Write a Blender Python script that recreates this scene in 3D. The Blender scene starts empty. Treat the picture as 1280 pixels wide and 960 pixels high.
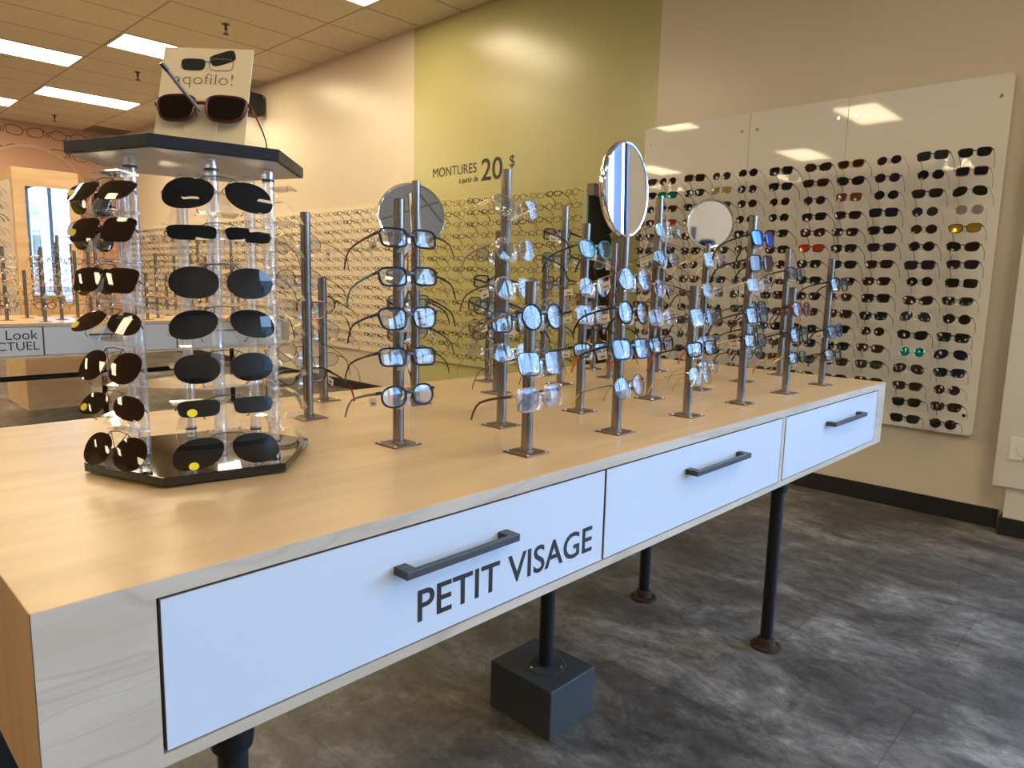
import bpy, bmesh, math, random
from mathutils import Vector, Matrix
random.seed(7)
rnd = random.Random(11)
PI = math.pi
SC = bpy.context.scene
COL = SC.collection
SC.view_settings.view_transform = 'Standard'
SC.view_settings.look = 'None'
SC.view_settings.exposure = 0.58
SC.view_settings.gamma = 1.0
SC.view_settings.use_curve_mapping = False
try:
    SC.cycles.transparent_max_bounces = 48
    SC.cycles.max_bounces = 10
except Exception:
    pass

# ------------------------------------------------------------------ materials
def s2l(c):
    return tuple((x / 12.92 if x <= .04045 else ((x + .055) / 1.055) ** 2.4) for x in c)

def pbr(name, col, rough=.5, metal=0., spec=.5, coat=0., coat_r=.05):
    m = bpy.data.materials.new(name); m.use_nodes = True
    b = m.node_tree.nodes['Principled BSDF']
    b.inputs['Base Color'].default_value = (*col, 1)
    b.inputs['Roughness'].default_value = rough
    b.inputs['Metallic'].default_value = metal
    b.inputs['Specular IOR Level'].default_value = spec
    b.inputs['Coat Weight'].default_value = coat
    b.inputs['Coat Roughness'].default_value = coat_r
    return m

class NT:
    def __init__(self, m): self.t = m.node_tree; self.n = m.node_tree.nodes; self.l = m.node_tree.links
    def new(self, typ, **kw):
        n = self.n.new(typ)
        for k, v in kw.items():
            if hasattr(n, k): setattr(n, k, v)
        return n
    def link(self, a, b): self.l.new(a, b)
    def bsdf(self): return self.n['Principled BSDF']
    def ramp(self, fac, stops):
        r = self.n.new('ShaderNodeValToRGB'); e = r.color_ramp.elements
        while len(e) < len(stops): e.new(.5)
        for i, (p, c) in enumerate(stops): e[i].position = p; e[i].color = (*c, 1)
        self.l.new(fac, r.inputs[0]); return r.outputs[0]
    def noise(self, scale, stretch=(1, 1, 1), detail=4, rough=.55, dist=0.):
        tc = self.n.new('ShaderNodeTexCoord'); mp = self.n.new('ShaderNodeMapping')
        mp.inputs['Scale'].default_value = stretch
        self.l.new(tc.outputs['Object'], mp.inputs[0])
        t = self.n.new('ShaderNodeTexNoise')
        t.inputs['Scale'].default_value = scale; t.inputs['Detail'].default_value = detail
        t.inputs['Roughness'].default_value = rough; t.inputs['Distortion'].default_value = dist
        self.l.new(mp.outputs[0], t.inputs['Vector']); return t.outputs['Fac']
    def mix(self, fac, a, b, mode='MIX'):
        m = self.n.new('ShaderNodeMix'); m.data_type = 'RGBA'; m.blend_type = mode
        for v, i in ((fac, 0), (a, 6), (b, 7)):
            if hasattr(v, 'is_linked'): self.l.new(v, m.inputs[i])
            elif isinstance(v, (int, float)): m.inputs[i].default_value = v
            else: m.inputs[i].default_value = (*v, 1)
        return m.outputs[2]
    def bump(self, h, strength=.2, dist=.002):
        b = self.n.new('ShaderNodeBump'); b.inputs['Strength'].default_value = strength
        b.inputs['Distance'].default_value = dist
        self.l.new(h, b.inputs['Height']); self.l.new(b.outputs[0], self.bsdf().inputs['Normal'])

def wall_mat(name, col, rough, spec=.5):
    m = pbr(name, col, rough, 0, spec); t = NT(m)
    n = t.noise(60, detail=3); t.bump(n, .08, .002)
    big = t.noise(1.2, detail=2)
    c = t.ramp(big, [(.3, tuple(x * .97 for x in col)), (.7, tuple(min(1, x * 1.02) for x in col))])
    t.link(c, t.bsdf().inputs['Base Color']); return m

def wood_mat(name, c1, c2, axis=1, rough=.35):
    m = pbr(name, c1, rough); t = NT(m)
    st = [9., 9., 9.]; st[axis] = .7
    n = t.noise(2.2, tuple(st), detail=6, rough=.6, dist=.6)
    c = t.ramp(n, [(.25, c2), (.5, c1), (.8, tuple(min(1, x * 1.06) for x in c1))])
    st2 = [2.5, 2.5, 2.5]; st2[axis] = .55
    n2 = t.noise(2.0, tuple(st2), detail=2, dist=1.5)
    c3 = t.ramp(n2, [(.35, (.86, .84, .80)), (.65, (1., 1., 1.))])
    t.link(t.mix(1., c, c3, 'MULTIPLY'), t.bsdf().inputs['Base Color'])
    return m

def clear_mat(name, tint=(.97, .98, 1), gloss=(1, 1, 1), f0=.06, f1=.75, diff=0., dcol=(.9, .92, .95), rough=.03, power=3.):
    """clear plastic or lens: light passes straight through, grazing edges reflect"""
    m = bpy.data.materials.new(name); m.use_nodes = True; t = NT(m)
    for n in list(t.n): t.n.remove(n)
    out = t.new('ShaderNodeOutputMaterial')
    tr = t.new('ShaderNodeBsdfTransparent'); tr.inputs[0].default_value = (*tint, 1)
    gl = t.new('ShaderNodeBsdfGlossy'); gl.inputs[0].default_value = (*gloss, 1); gl.inputs['Roughness'].default_value = rough
    lw = t.new('ShaderNodeLayerWeight'); lw.inputs[0].default_value = .5
    pw = t.new('ShaderNodeMath'); pw.operation = 'POWER'; pw.inputs[1].default_value = power
    t.link(lw.outputs['Facing'], pw.inputs[0])
    mr = t.new('ShaderNodeMapRange'); mr.inputs[3].default_value = f0; mr.inputs[4].default_value = f1
    t.link(pw.outputs[0], mr.inputs[0])
    mx = t.new('ShaderNodeMixShader'); t.link(mr.outputs[0], mx.inputs[0])
    if diff > 0:
        df = t.new('ShaderNodeBsdfDiffuse'); df.inputs[0].default_value = (*dcol, 1)
        m2 = t.new('ShaderNodeMixShader'); m2.inputs[0].default_value = diff
        t.link(tr.outputs[0], m2.inputs[1]); t.link(df.outputs[0], m2.inputs[2]); t.link(m2.outputs[0], mx.inputs[1])
    else: t.link(tr.outputs[0], mx.inputs[1])
    t.link(gl.outputs[0], mx.inputs[2]); t.link(mx.outputs[0], out.inputs[0])
    return m

def emit(name, col, s):
    m = bpy.data.materials.new(name); m.use_nodes = True; b = m.node_tree.nodes['Principled BSDF']
    b.inputs['Base Color'].default_value = (.8, .8, .8, 1)
    b.inputs['Emission Color'].default_value = (*col, 1); b.inputs['Emission Strength'].default_value = s
    return m

M = {}
M['wall'] = wall_mat('beige_paint', (.65, .57, .45), .30, .5)
M['green'] = wall_mat('green_paint', (.46, .43, .19), .27, .55)
M['pink'] = wall_mat('pink_paint', (.55, .32, .22), .5)
M['pink_dark'] = wall_mat('pink_paint_inside_arch', (.50, .28, .19), .5)
M['arch_line'] = pbr('arch_line', (.62, .42, .31), .5)
M['white_wall'] = wall_mat('white_wall_panel', (.66, .62, .56), .45)
M['base'] = pbr('black_vinyl_base', (.012, .012, .013), .4)
M['panel'] = pbr('white_acrylic', (.80, .76, .69), .035, 0, .5)
M['acryl_wall'] = pbr('green_acrylic', (.50, .46, .21), .12, 0, .4)
M['acryl_cream'] = pbr('cream_acrylic', (.76, .67, .52), .12, 0, .4)
M['maple'] = wood_mat('maple_laminate', (.74, .51, .27), (.68, .45, .22), 1, .30)
M['maple_side'] = wood_mat('maple_side', (.56, .31, .12), (.47, .25, .09), 2, .35)
M['maple_daylit'] = wood_mat('maple_front_daylit', (.54, .48, .41), (.47, .41, .34), 1, .4)  # same maple, with the grey of daylight put into its colour
t = NT(M['maple_daylit']); n3 = t.noise(2.6, (3, .55, 2.2), detail=2, dist=.8)
c3 = t.ramp(n3, [(.47, (1, 1, 1)), (.495, (.80, .78, .76)), (.51, (1, 1, 1)), (.60, (1, 1, 1)), (.62, (.86, .84, .82)), (.63, (1, 1, 1))])
old = t.bsdf().inputs['Base Color'].links[0].from_socket; t.link(t.mix(.8, old, c3, 'MULTIPLY'), t.bsdf().inputs['Base Color'])
M['edge'] = pbr('brown_edge_band', (.10, .065, .045), .5)
M['drawer'] = pbr('daylit_white_melamine', (.53, .60, .73), .35)  # white fronts, blue cast of window daylight mixed into the colour
M['handle'] = pbr('grey_handle', (.055, .055, .06), .45, .3)
M['ink'] = pbr('black_vinyl_lettering', (.012, .011, .012), .5)
M['pipe'] = pbr('black_pipe', (.012, .013, .017), .4, .4)
m = pbr('bare_steel', (.34, .32, .30), .27, 1.); t = NT(m)
n = t.noise(14, (1, 1, .25), detail=5); t.link(t.ramp(n, [(.3, (.15, .125, .11)), (.6, (.30, .285, .275))]), t.bsdf().inputs['Base Color']); M['steel'] = m
m = pbr('rusty_plate', (.13, .08, .055), .42, .35); t = NT(m)
n = t.noise(30, detail=4); t.link(t.ramp(n, [(.35, (.08, .05, .035)), (.65, (.20, .13, .09))]), t.bsdf().inputs['Base Color']); M['plate'] = m
M['chrome'] = pbr('chrome', (.85, .85, .86), .08, 1.)
M['mirror'] = pbr('mirror_silver', (.93, .94, .95), .0, 1.)
M['black_acr'] = pbr('black_acrylic', (.008, .008, .009), .05, 0, .6)
M['navy_acr'] = pbr('dark_acrylic_edge', (.007, .010, .020), .35, 0, .3)
M['sheen_acr'] = pbr('underside_reflection_tone', (.55, .52, .50), .25)  # colour lightened to carry the reflection on the shiny underside
M['acr'] = clear_mat('clear_acrylic', (.98, .98, .98), (1, 1, 1), .07, .9, .05, power=1.7)
M['acr_soft'] = clear_mat('cast_acrylic', (.985, .985, .98), (1, 1, 1), .05, .8, .06, (.9, .9, .9), power=2.2)
M['holder'] = clear_mat('clear_nose_holder', (.95, .96, .97), (1, 1, 1), .12, .7, .26, (.85, .88, .92), .08)
M['lens'] = clear_mat('coated_clear_lens', (.97, .98, .99), (.22, .26, .30), .13, .5, .03, (.8, .88, 1.), .0, 3.)
M['lens_far'] = clear_mat('clear_lens_plain', (.99, .99, .99), (.8, .88, 1.), .004, .05, 0, rough=.05)
M['box'] = pbr('charcoal_box_paint', (.028, .033, .040), .5)
M['black'] = pbr('matte_black', (.012, .012, .012), .45)
M['paper'] = pbr('cream_card', (.88, .72, .47), .5)
M['tag'] = pbr('white_paper_tag', (.80, .76, .70), .6)
M['yellow'] = pbr('yellow_sticker', (.80, .66, .02), .5)
M['white_pl'] = pbr('white_plastic', (.76, .74, .70), .35)
M['lamp'] = emit('lit_diffuser', (1., .81, .52), 13.5)
M['rust'] = pbr('rusty_flange', (.045, .024, .017), .6, .3)
M['tframe'] = pbr('lamp_frame', (.62, .56, .44), .5)
M['brown_top'] = pbr('taupe_header', (.16, .11, .075), .5)
M['palegreen'] = pbr('pale_green_edge', (.36, .42, .26), .4)
M['winframe'] = pbr('dark_window_frame', (.02, .02, .022), .4)
M['pane'] = clear_mat('window_glass', (.96, .98, .98), (1, 1, 1), .04, .5)

m = pbr('ceiling_tile', (.62, .54, .42), .9); t = NT(m)   # 2 x 4 ft lay-in tiles
tc = t.new('ShaderNodeTexCoord'); sp = t.new('ShaderNodeSeparateXYZ'); t.link(tc.outputs['Object'], sp.inputs[0])
def grid(sock, off, pitch, half):
    a = t.new('ShaderNodeMath', operation='ADD'); a.inputs[1].default_value = off; t.link(sock, a.inputs[0])
    p = t.new('ShaderNodeMath', operation='PINGPONG'); p.inputs[1].default_value = pitch / 2; t.link(a.outputs[0], p.inputs[0])
    l = t.new('ShaderNodeMath', operation='LESS_THAN'); l.inputs[1].default_value = half; t.link(p.outputs[0], l.inputs[0]); return l.outputs[0]
gx = grid(sp.outputs[0], 8.66 + 61., .61, .010); gy = grid(sp.outputs[1], 61. - 3.86 + .0, 1.22, .010)
mx = t.new('ShaderNodeMath', operation='MAXIMUM'); t.link(gx, mx.inputs[0]); t.link(gy, mx.inputs[1])
sn = t.noise(45, detail=5, rough=.7); sc_ = t.ramp(sn, [(.3, (.66, .58, .45)), (.62, (.80, .72, .58))])
t.link(t.mix(mx.outputs[0], sc_, (.42, .34, .23)), t.bsdf().inputs['Base Color']); M['ceil'] = m

m = pbr('dark_vinyl_tile', (.09, .09, .09), .42, 0, .4); t = NT(m)
tc = t.new('ShaderNodeTexCoord'); mp = t.new('ShaderNodeMapping'); t.link(tc.outputs['Object'], mp.inputs[0])
br = t.new('ShaderNodeTexBrick'); br.offset = .5
br.inputs['Scale'].default_value = 1.; br.inputs['Brick Width'].default_value = .92; br.inputs['Row Height'].default_value = .46
br.inputs['Mortar Size'].default_value = .0016; br.inputs['Mortar Smooth'].default_value = 0.; br.inputs['Bias'].default_value = 0.
br.inputs['Color1'].default_value = (.80, .80, .80, 1); br.inputs['Color2'].default_value = (1.2, 1.2, 1.2, 1); br.inputs['Mortar'].default_value = (.62, .62, .62, 1)
t.link(mp.outputs[0], br.inputs['Vector'])
n1 = t.noise(2.3, (.9, 1.35, 1), detail=10, rough=.72, dist=.5); c1 = t.ramp(n1, [(.32, (.036, .035, .034)), (.47, (.072, .069, .066)), (.58, (.145, .138, .129)), (.70, (.28, .268, .252))])
n2 = t.noise(15, (.8, 1.3, 1), detail=9, rough=.8, dist=.6); c2 = t.ramp(n2, [(.36, (.50, .50, .50)), (.66, (1.5, 1.48, 1.45))])
t.link(t.mix(1., t.mix(1., c1, c2, 'MULTIPLY'), br.outputs['Color'], 'MULTIPLY'), t.bsdf().inputs['Base Color'])
t.bump(n2, .12, .002); M['floor'] = m
m = pbr('grey_cladding', (.28, .30, .32), .6); t = NT(m)
tc = t.new('ShaderNodeTexCoord'); sp = t.new('ShaderNodeSeparateXYZ'); t.link(tc.outputs['Object'], sp.inputs[0])
pp = t.new('ShaderNodeMath', operation='PINGPONG'); pp.inputs[1].default_value = .4; t.link(sp.outputs[2], pp.inputs[0])
ls = t.new('ShaderNodeMath', operation='LESS_THAN'); ls.inputs[1].default_value = .05; t.link(pp.outputs[0], ls.inputs[0])
t.link(t.mix(ls.outputs[0], (.30, .33, .36), (.12, .13, .15)), t.bsdf().inputs['Base Color']); M['clad'] = m
M['asphalt'] = pbr('asphalt', (.14, .14, .145), .8)

FR = dict(black=((.010, .010, .011), .25, 0), navy=((.012, .022, .060), .25, 0), tortoise=((.10, .045, .018), .25, 0), brown=((.075, .035, .02), .3, 0),
          red=((.22, .018, .015), .3, 0), burgundy=((.09, .012, .018), .3, 0), purple=((.09, .02, .11), .3, 0), blue=((.012, .045, .15), .3, 0),
          teal=((.02, .20, .20), .3, 0), green=((.02, .08, .05), .3, 0), grey=((.20, .19, .19), .35, 0), taupe=((.26, .19, .15), .35, 0), pink=((.36, .14, .13), .3, 0),
          amber=((.46, .17, .03), .25, 0), gold=((.60, .40, .20), .25, 1.), silver=((.55, .55, .57), .25, 1.), gunmetal=((.10, .10, .11), .3, .9),
          orange=((.65, .10, .03), .4, 0), yellow=((.70, .50, .05), .4, 0), rose=((.50, .28, .22), .3, .6))
for k, (c, r, mt) in FR.items(): M['f_' + k] = pbr('frame_' + k, c, r, mt)
M['f_clear'] = clear_mat('frame_crystal', (.93, .91, .90), (1, .97, .95), .10, .7, .22, (.80, .72, .68), .1)
M['f_blush'] = clear_mat('frame_blush_crystal', (.93, .86, .82), (1, .95, .92), .10, .7, .30, (.74, .58, .50), .1)
def sun(name, c, rough=.09, metal=0.): M['s_' + name] = pbr('sunlens_' + name, c, rough, metal, .32)
sun('black', (.005, .005, .0055)); sun('green', (.007, .009, .005)); sun('brown', (.026, .010, .006)); sun('darkbrown', (.013, .006, .0045))
sun('plum', (.020, .009, .012)); sun('purple', (.015, .011, .018)); sun('grey', (.020, .020, .024)); sun('navy', (.006, .008, .022)); sun('rose', (.11, .035, .03))
sun('maroon', (.030, .005, .007)); sun('orange', (.34, .045, .012), .08, .3); sun('gold', (.60, .34, .05), .12, .9); sun('teal', (.02, .24, .26), .1, .8)
sun('silver', (.50, .45, .37), .12, .9); sun('bluemirror', (.02, .07, .65), .08, .8); sun('khaki', (.24, .20, .11), .1)
def shade(name, tint, col):
    m = bpy.data.materials.new(name); m.use_nodes = True; t = NT(m); b = t.bsdf(); out = t.n['Material Output']
    b.inputs['Base Color'].default_value = (*col, 1); b.inputs['Roughness'].default_value = .03; b.inputs['Specular IOR Level'].default_value = .5
    tr = t.new('ShaderNodeBsdfTransparent'); tr.inputs[0].default_value = (*tint, 1)
    mx = t.new('ShaderNodeMixShader'); mx.inputs[0].default_value = .80
    t.link(tr.outputs[0], mx.inputs[1]); t.link(b.outputs[0], mx.inputs[2]); t.link(mx.outputs[0], out.inputs[0]); return m
M['clip_black'] = shade('smoke_clip_lens', (.16, .16, .17), (.006, .006, .007))
M['clip_brown'] = shade('brown_clip_lens', (.40, .20, .10), (.022, .009, .005))

# ------------------------------------------------------------------ mesh helpers
class MB:
    def __init__(self): self.v = []; self.f = []; self.m = []; self.mats = []
    def mi(self, mat):
        if mat not in self.mats: self.mats.append(mat)
        return self.mats.index(mat)
    def add(self, vs, fs, mat, mtx=None):
        o = len(self.v); i = self.mi(mat)
        for p in vs:
            p = Vector(p); self.v.append(tuple(mtx @ p if mtx else p))
        for f in fs: self.f.append(tuple(o + k for k in f)); self.m.append(i)
        return self
    def box(self, a, b, mat, mtx=None):
        x0, y0, z0 = (min(a[i], b[i]) for i in range(3)); x1, y1, z1 = (max(a[i], b[i]) for i in range(3))
        vs = [(x0, y0, z0), (x1, y0, z0), (x1, y1, z0), (x0, y1, z0), (x0, y0, z1), (x1, y0, z1), (x1, y1, z1), (x0, y1, z1)]
        return self.add(vs, [(0, 3, 2, 1), (4, 5, 6, 7), (0, 1, 5, 4), (1, 2, 6, 5), (2, 3, 7, 6), (3, 0, 4, 7)], mat, mtx)
    def prism(self, poly, z0, z1, mat, mtx=None):
        n = len(poly); vs = [(x, y, z0) for x, y in poly] + [(x, y, z1) for x, y in poly]
        fs = [tuple(range(n))[::-1], tuple(range(n, 2 * n))] + [(i, (i + 1) % n, n + (i + 1) % n, n + i) for i in range(n)]
        return self.add(vs, fs, mat, mtx)
    def lathe(self, prof, mat, n=24, mtx=None):
        vs, fs = [], []
        for r, z in prof:
            for k in range(n): a = 2 * PI * k / n; vs.append((r * math.cos(a), r * math.sin(a), z))
        for i in range(len(prof) - 1):
            for k in range(n): k2 = (k + 1) % n; fs.append((i * n + k, i * n + k2, (i + 1) * n + k2, (i + 1) * n + k))
        fs.append(tuple(range(n))[::-1]); fs.append(tuple((len(prof) - 1) * n + k for k in range(n)))
        return self.add(vs, fs, mat, mtx)
    def cyl(self, c, r, z0, z1, mat, n=20): return self.lathe([(r, z0), (r, z1)], mat, n, Matrix.Translation((c[0], c[1], 0)))
    def tube(self, path, rx, rz=None, mat=None, closed=False, n=6, up=(0, 0, 1), sc=None, mtx=None):
        rz = rz or rx; P = [Vector(p) for p in path]; N = len(P); up = Vector(up); vs, fs = [], []
        for i, p in enumerate(P):
            if closed: t = P[(i + 1) % N] - P[i - 1]
            else: t = P[min(i + 1, N - 1)] - P[max(i - 1, 0)]
            t.normalize(); s = t.cross(up)
            if s.length < 1e-5: s = t.cross(Vector((1, 0, 0)))
            s.normalize(); u = s.cross(t); k = sc[i] if sc else 1.
            for j in range(n):
                a = 2 * PI * (j + .5) / n; vs.append(p + s * (rx * k * math.cos(a)) + u * (rz * k * math.sin(a)))
        for i in range(N if closed else N - 1):
            i2 = (i + 1) % N
            for j in range(n): j2 = (j + 1) % n; fs.append((i * n + j, i * n + j2, i2 * n + j2, i2 * n + j))
        if not closed: fs.append(tuple(range(n))[::-1]); fs.append(tuple((N - 1) * n + j for j in range(n)))
        return self.add(vs, fs, mat, mtx)
    def mesh(self, name, smooth=False):
        me = bpy.data.meshes.new(name); me.from_pydata(self.v, [], self.f)
        for m in self.mats: me.materials.append(m)
        me.polygons.foreach_set('material_index', self.m)
        bm = bmesh.new(); bm.from_mesh(me); bmesh.ops.recalc_face_normals(bm, faces=bm.faces); bm.to_mesh(me); bm.free()
        if smooth:
            me.polygons.foreach_set('use_smooth', [True] * len(me.polygons))
            try: me.set_sharp_from_angle(angle=math.radians(40))
            except Exception: pass
        me.update(); return me

def link(name, me, parent=None, loc=None, rot=None):
    o = bpy.data.objects.new(name, me); COL.objects.link(o)
    if parent: o.parent = parent
    if loc: o.location = loc
    if rot: o.rotation_euler = rot
    return o
def obj(name, mb, parent=None, smooth=False, bevel=0., **kw):
    o = link(name, mb.mesh(name, smooth), parent, **kw)
    if bevel:
        b = o.modifiers.new('Bevel', 'BEVEL'); b.width = bevel; b.segments = 2; b.limit_method = 'ANGLE'
    return o
def tag(o, label, cat, group=None):
    o['label'] = label; o['category'] = cat
    if group: o['group'] = group
    return o
def thing(name, label, cat, loc=(0, 0, 0), rz=0., group=None, rx=0.):
    o = bpy.data.objects.new(name, None); COL.objects.link(o); o.empty_display_size = .05
    o.location = loc; o.rotation_euler = (rx, 0, rz); return tag(o, label, cat, group)
def struct(name, mb, parent=None, **kw):
    o = obj(name, mb, parent, **kw); o['kind'] = 'structure'; return o
def text(name, s, size, mtx, mat, parent=None, align='LEFT', depth=.0006, xs=1., space=1., offset=0.):
    c = bpy.data.curves.new(name, 'FONT'); c.body = s; c.size = size; c.align_x = align; c.extrude = depth; c.space_character = space; c.offset = offset
    c.resolution_u = 4
    tmp = bpy.data.objects.new(name + '_curve', c); COL.objects.link(tmp)
    me = bpy.data.meshes.new_from_object(tmp.evaluated_get(bpy.context.evaluated_depsgraph_get()))
    bpy.data.objects.remove(tmp); bpy.data.curves.remove(c)
    me.name = name; me.materials.clear(); me.materials.append(mat)
    me.transform(mtx @ Matrix.Diagonal((xs, 1, 1, 1)))
    return link(name, me, parent)
def frame_mtx(x, y, z, o): return Matrix(((x[0], y[0], z[0], o[0]), (x[1], y[1], z[1], o[1]), (x[2], y[2], z[2], o[2]), (0, 0, 0, 1)))
def facing_x(o): return frame_mtx((0, 1, 0), (0, 0, 1), (1, 0, 0), o)      # reads from +X
def facing_my(o): return frame_mtx((1, 0, 0), (0, 0, 1), (0, -1, 0), o)    # reads from -Y
ORD = ['first', 'second', 'third', 'fourth', 'fifth', 'sixth', 'seventh', 'eighth', 'ninth', 'tenth', 'eleventh', 'twelfth', 'thirteenth', 'fourteenth', 'fifteenth', 'sixteenth', 'seventeenth', 'eighteenth', 'nineteenth', 'twentieth']

# ------------------------------------------------------------------ room shell
W = 4.485; H = 3.652; XL = -14.0; XR = 6.6; YF = -8.3; GX0, GX1 = -5.70, -2.915
s = MB(); s.box((XL - .2, YF - .2, -.1), (XR + .2, W + .2, 0), M['floor']); struct('floor', s)
s = MB(); s.box((XL - .2, YF - .2, H), (XR + .2, W + .2, H + .1), M['ceil']); struct('ceiling', s)
WX0, WX1, WZ0, WZ1 = .08, 6.5, .28, 3.35
s = MB(); s.box((XL - .2, W, 0), (GX0, W + .15, H), M['wall']); s.box((GX1, W, 0), (WX0, W + .15, H), M['wall']); s.box((GX0, W, 0), (GX1, W + .15, H), M['green'])
s.box((WX0, W, 0), (WX1, W + .15, WZ0), M['white_wall']); s.box((WX0, W, WZ1), (WX1, W + .15, H), M['white_wall']); s.box((WX1, W, 0), (XR + .2, W + .15, H), M['white_wall']); struct('wall_back', s)
s = MB(); s.box((XL - .2, YF, 0), (XL, W, H), M['pink']); struct('wall_left', s)
s = MB(); s.box((XL, YF - .2, 0), (XR, YF, H), M['wall']); struct('wall_front', s)
SY0, SY1 = 3.2, 4.3
s = MB(); s.box((XR, YF, 0), (XR + .2, SY0, H), M['wall']); s.box((XR, SY1, 0), (XR + .2, W, H), M['white_wall']); s.box((XR, SY0, 0), (XR + .2, SY1, WZ0), M['white_wall']); s.box((XR, SY0, WZ1), (XR + .2, SY1, H), M['white_wall']); struct('wall_right', s)
BB = .104
s = MB(); s.box((XL, W - .012, 0), (-.62, W, BB), M['base']); struct('baseboard_back', s)
s = MB(); s.box((XL, YF, 0), (XL + .012, W - .012, BB), M['base']); struct('baseboard_left', s)
xs_ = [WX0 + (WX1 - WX0) * k / 3 for k in range(4)]
for k in range(3):
    a, b = xs_[k], xs_[k + 1]
    s = MB()
    for (p, q) in (((a, WZ0), (a + .035, WZ1)), ((b - .035, WZ0), (b, WZ1)), ((a + .035, WZ0), (b - .035, WZ0 + .06)), ((a + .035, WZ1 - .06), (b - .035, WZ1))): s.box((p[0], W + .04, p[1]), (q[0], W + .12, q[1]), M['winframe'])
    w = struct('window_%d' % (k + 1), s)
    s = MB(); s.box((a + .035, W + .075, WZ0 + .06), (b - .035, W + .083, WZ1 - .06), M['pane']); obj('pane', s, w)
for k in range(1):  # side window added to throw blue daylight onto the drawers
    a, b = SY0 + 1.1 * k, SY0 + 1.1 * (k + 1)
    s = MB()
    for (p, q) in (((a, WZ0), (a + .035, WZ1)), ((b - .035, WZ0), (b, WZ1)), ((a + .035, WZ0), (b - .035, WZ0 + .06)), ((a + .035, WZ1 - .06), (b - .035, WZ1))): s.box((XR + .04, p[0], p[1]), (XR + .12, q[0], q[1]), M['winframe'])
    w = struct('window_%d' % (k + 4), s)
    s = MB(); s.box((XR + .075, a + .035, WZ0 + .06), (XR + .083, b - .035, WZ1 - .06), M['pane']); obj('pane', s, w)
# pier right of the sunglasses wall
s = MB(); s.box((-.585, W - .10, 0), (.02, W, .262), M['white_wall']); s.box((-.645, W - .12, .262), (.02, W, H), M['white_wall']); struct('trim_1', s)
s = MB(); s.box((-.60, W - .112, 0), (.02, W - .10, BB - .01), M['base']); s.box((-.60, W - .10, 0), (-.585, W, BB - .01), M['base']); struct('baseboard_right', s)

m = pbr('blue_grey_blind', (.30, .40, .58), .6); t = NT(m); tl_ = t.new('ShaderNodeBsdfTranslucent'); tl_.inputs[0].default_value = (.16, .22, .34, 1)
ad = t.new('ShaderNodeAddShader'); t.link(t.bsdf().outputs[0], ad.inputs[0]); t.link(tl_.outputs[0], ad.inputs[1]); t.link(ad.outputs[0], t.n['Material Output'].inputs[0]); M['blind'] = m
bl = thing('vertical_blind', 'blue-grey vertical blind beside the pier, seen in the sideways round mirror', 'blind', (.45, W - .07, WZ0))
s = MB(); s.box((-.38, -.02, 2.98), (.40, .02, 3.03), M['white_pl']); obj('head_rail', s, bl)
for k in range(8): s = MB(); s.box((-.042, -.0006, .03), (.042, .0006, 2.98), M['blind']); o = obj('slat', s, bl); o.location = (-.33 + .094 * k, 0, 0); o.rotation_euler = (0, 0, .5)

# outside the shop window
s = MB(); s.box((XR + .2, -45, -.25), (60, W + .2, -.1), M['asphalt']); s.box((-20, W + .2, -.25), (60, 60, -.1), M['asphalt']); struct('pavement', s)
g = thing('building', 'grey clad building across the street outside the shop window', 'building', (24, 20, -.1))
s = MB(); s.box((0, -15, 0), (8, 22, 4.5), M['clad']); obj('facade', s, g)
for k in range(6):
    s = MB(); s.box((-.03, -14 + 6 * k, .4), (.02, -10 + 6 * k, 3.), M['winframe']); obj('shop_window', s, g)

# baseboard, arch and painted eyeglasses on the pink wall
AY, AZ, AR = 3.08, 2.44, .835
def arch_poly(r): return [(AY + r * math.cos(PI * k / 28), AZ + r * math.sin(PI * k / 28)) for k in range(29)]
yz = frame_mtx((0, 1, 0), (0, 0, 1), (1, 0, 0), (XL, 0, 0))
s = MB(); s.prism([(AY + AR, BB)] + arch_poly(AR) + [(AY - AR, BB)], .0, .008, M['pink_dark'], yz); ar = struct('trim_2', s)
s = MB(); s.tube([(XL + .012, AY + AR, BB)] + [(XL + .012, y, z) for y, z in arch_poly(AR)] + [(XL + .012, AY - AR, BB)], .022, .016, M['arch_line'], up=(1, 0, 0)); obj('arch_band', s, ar)

def lens_outline(shape, a, b, n=22, side=1):
    e = {'square': 4.2, 'round': 2.0, 'rect': 4., 'oval': 2.25, 'aviator': 2.3, 'cat': 2.6, 'wayfarer': 3.2}[shape]
    out = []
    for k in range(n):
        t = 2 * PI * k / n; c, s_ = math.cos(t), math.sin(t)
        x = a * math.copysign(abs(c) ** (2 / e), c); z = b * math.copysign(abs(s_) ** (2 / e), s_)
        u, v = x / a, z / b
        if shape == 'square': x *= 1 + .06 * v
        if shape == 'wayfarer': x *= 1 + .13 * v; x += .05 * a * v
        if shape == 'aviator': x -= -.10 * a * v * -1; z -= .10 * b * (1 - v) * u * .5; x += .08 * a * (1 - v)
        if shape == 'cat': z += .20 * b * u * (1 if v > -.2 else .3); x *= 1 + .06 * v
        if shape == 'rect': x *= 1 + .05 * v
        out.append((side * x, z))
    return out
DIM = dict(square=(.0285, .0215), round=(.0250, .0235), rect=(.0290, .0170), oval=(.0275, .0200), aviator=(.0300, .0240), cat=(.0290, .0215), wayfarer=(.0280, .0205))
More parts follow.
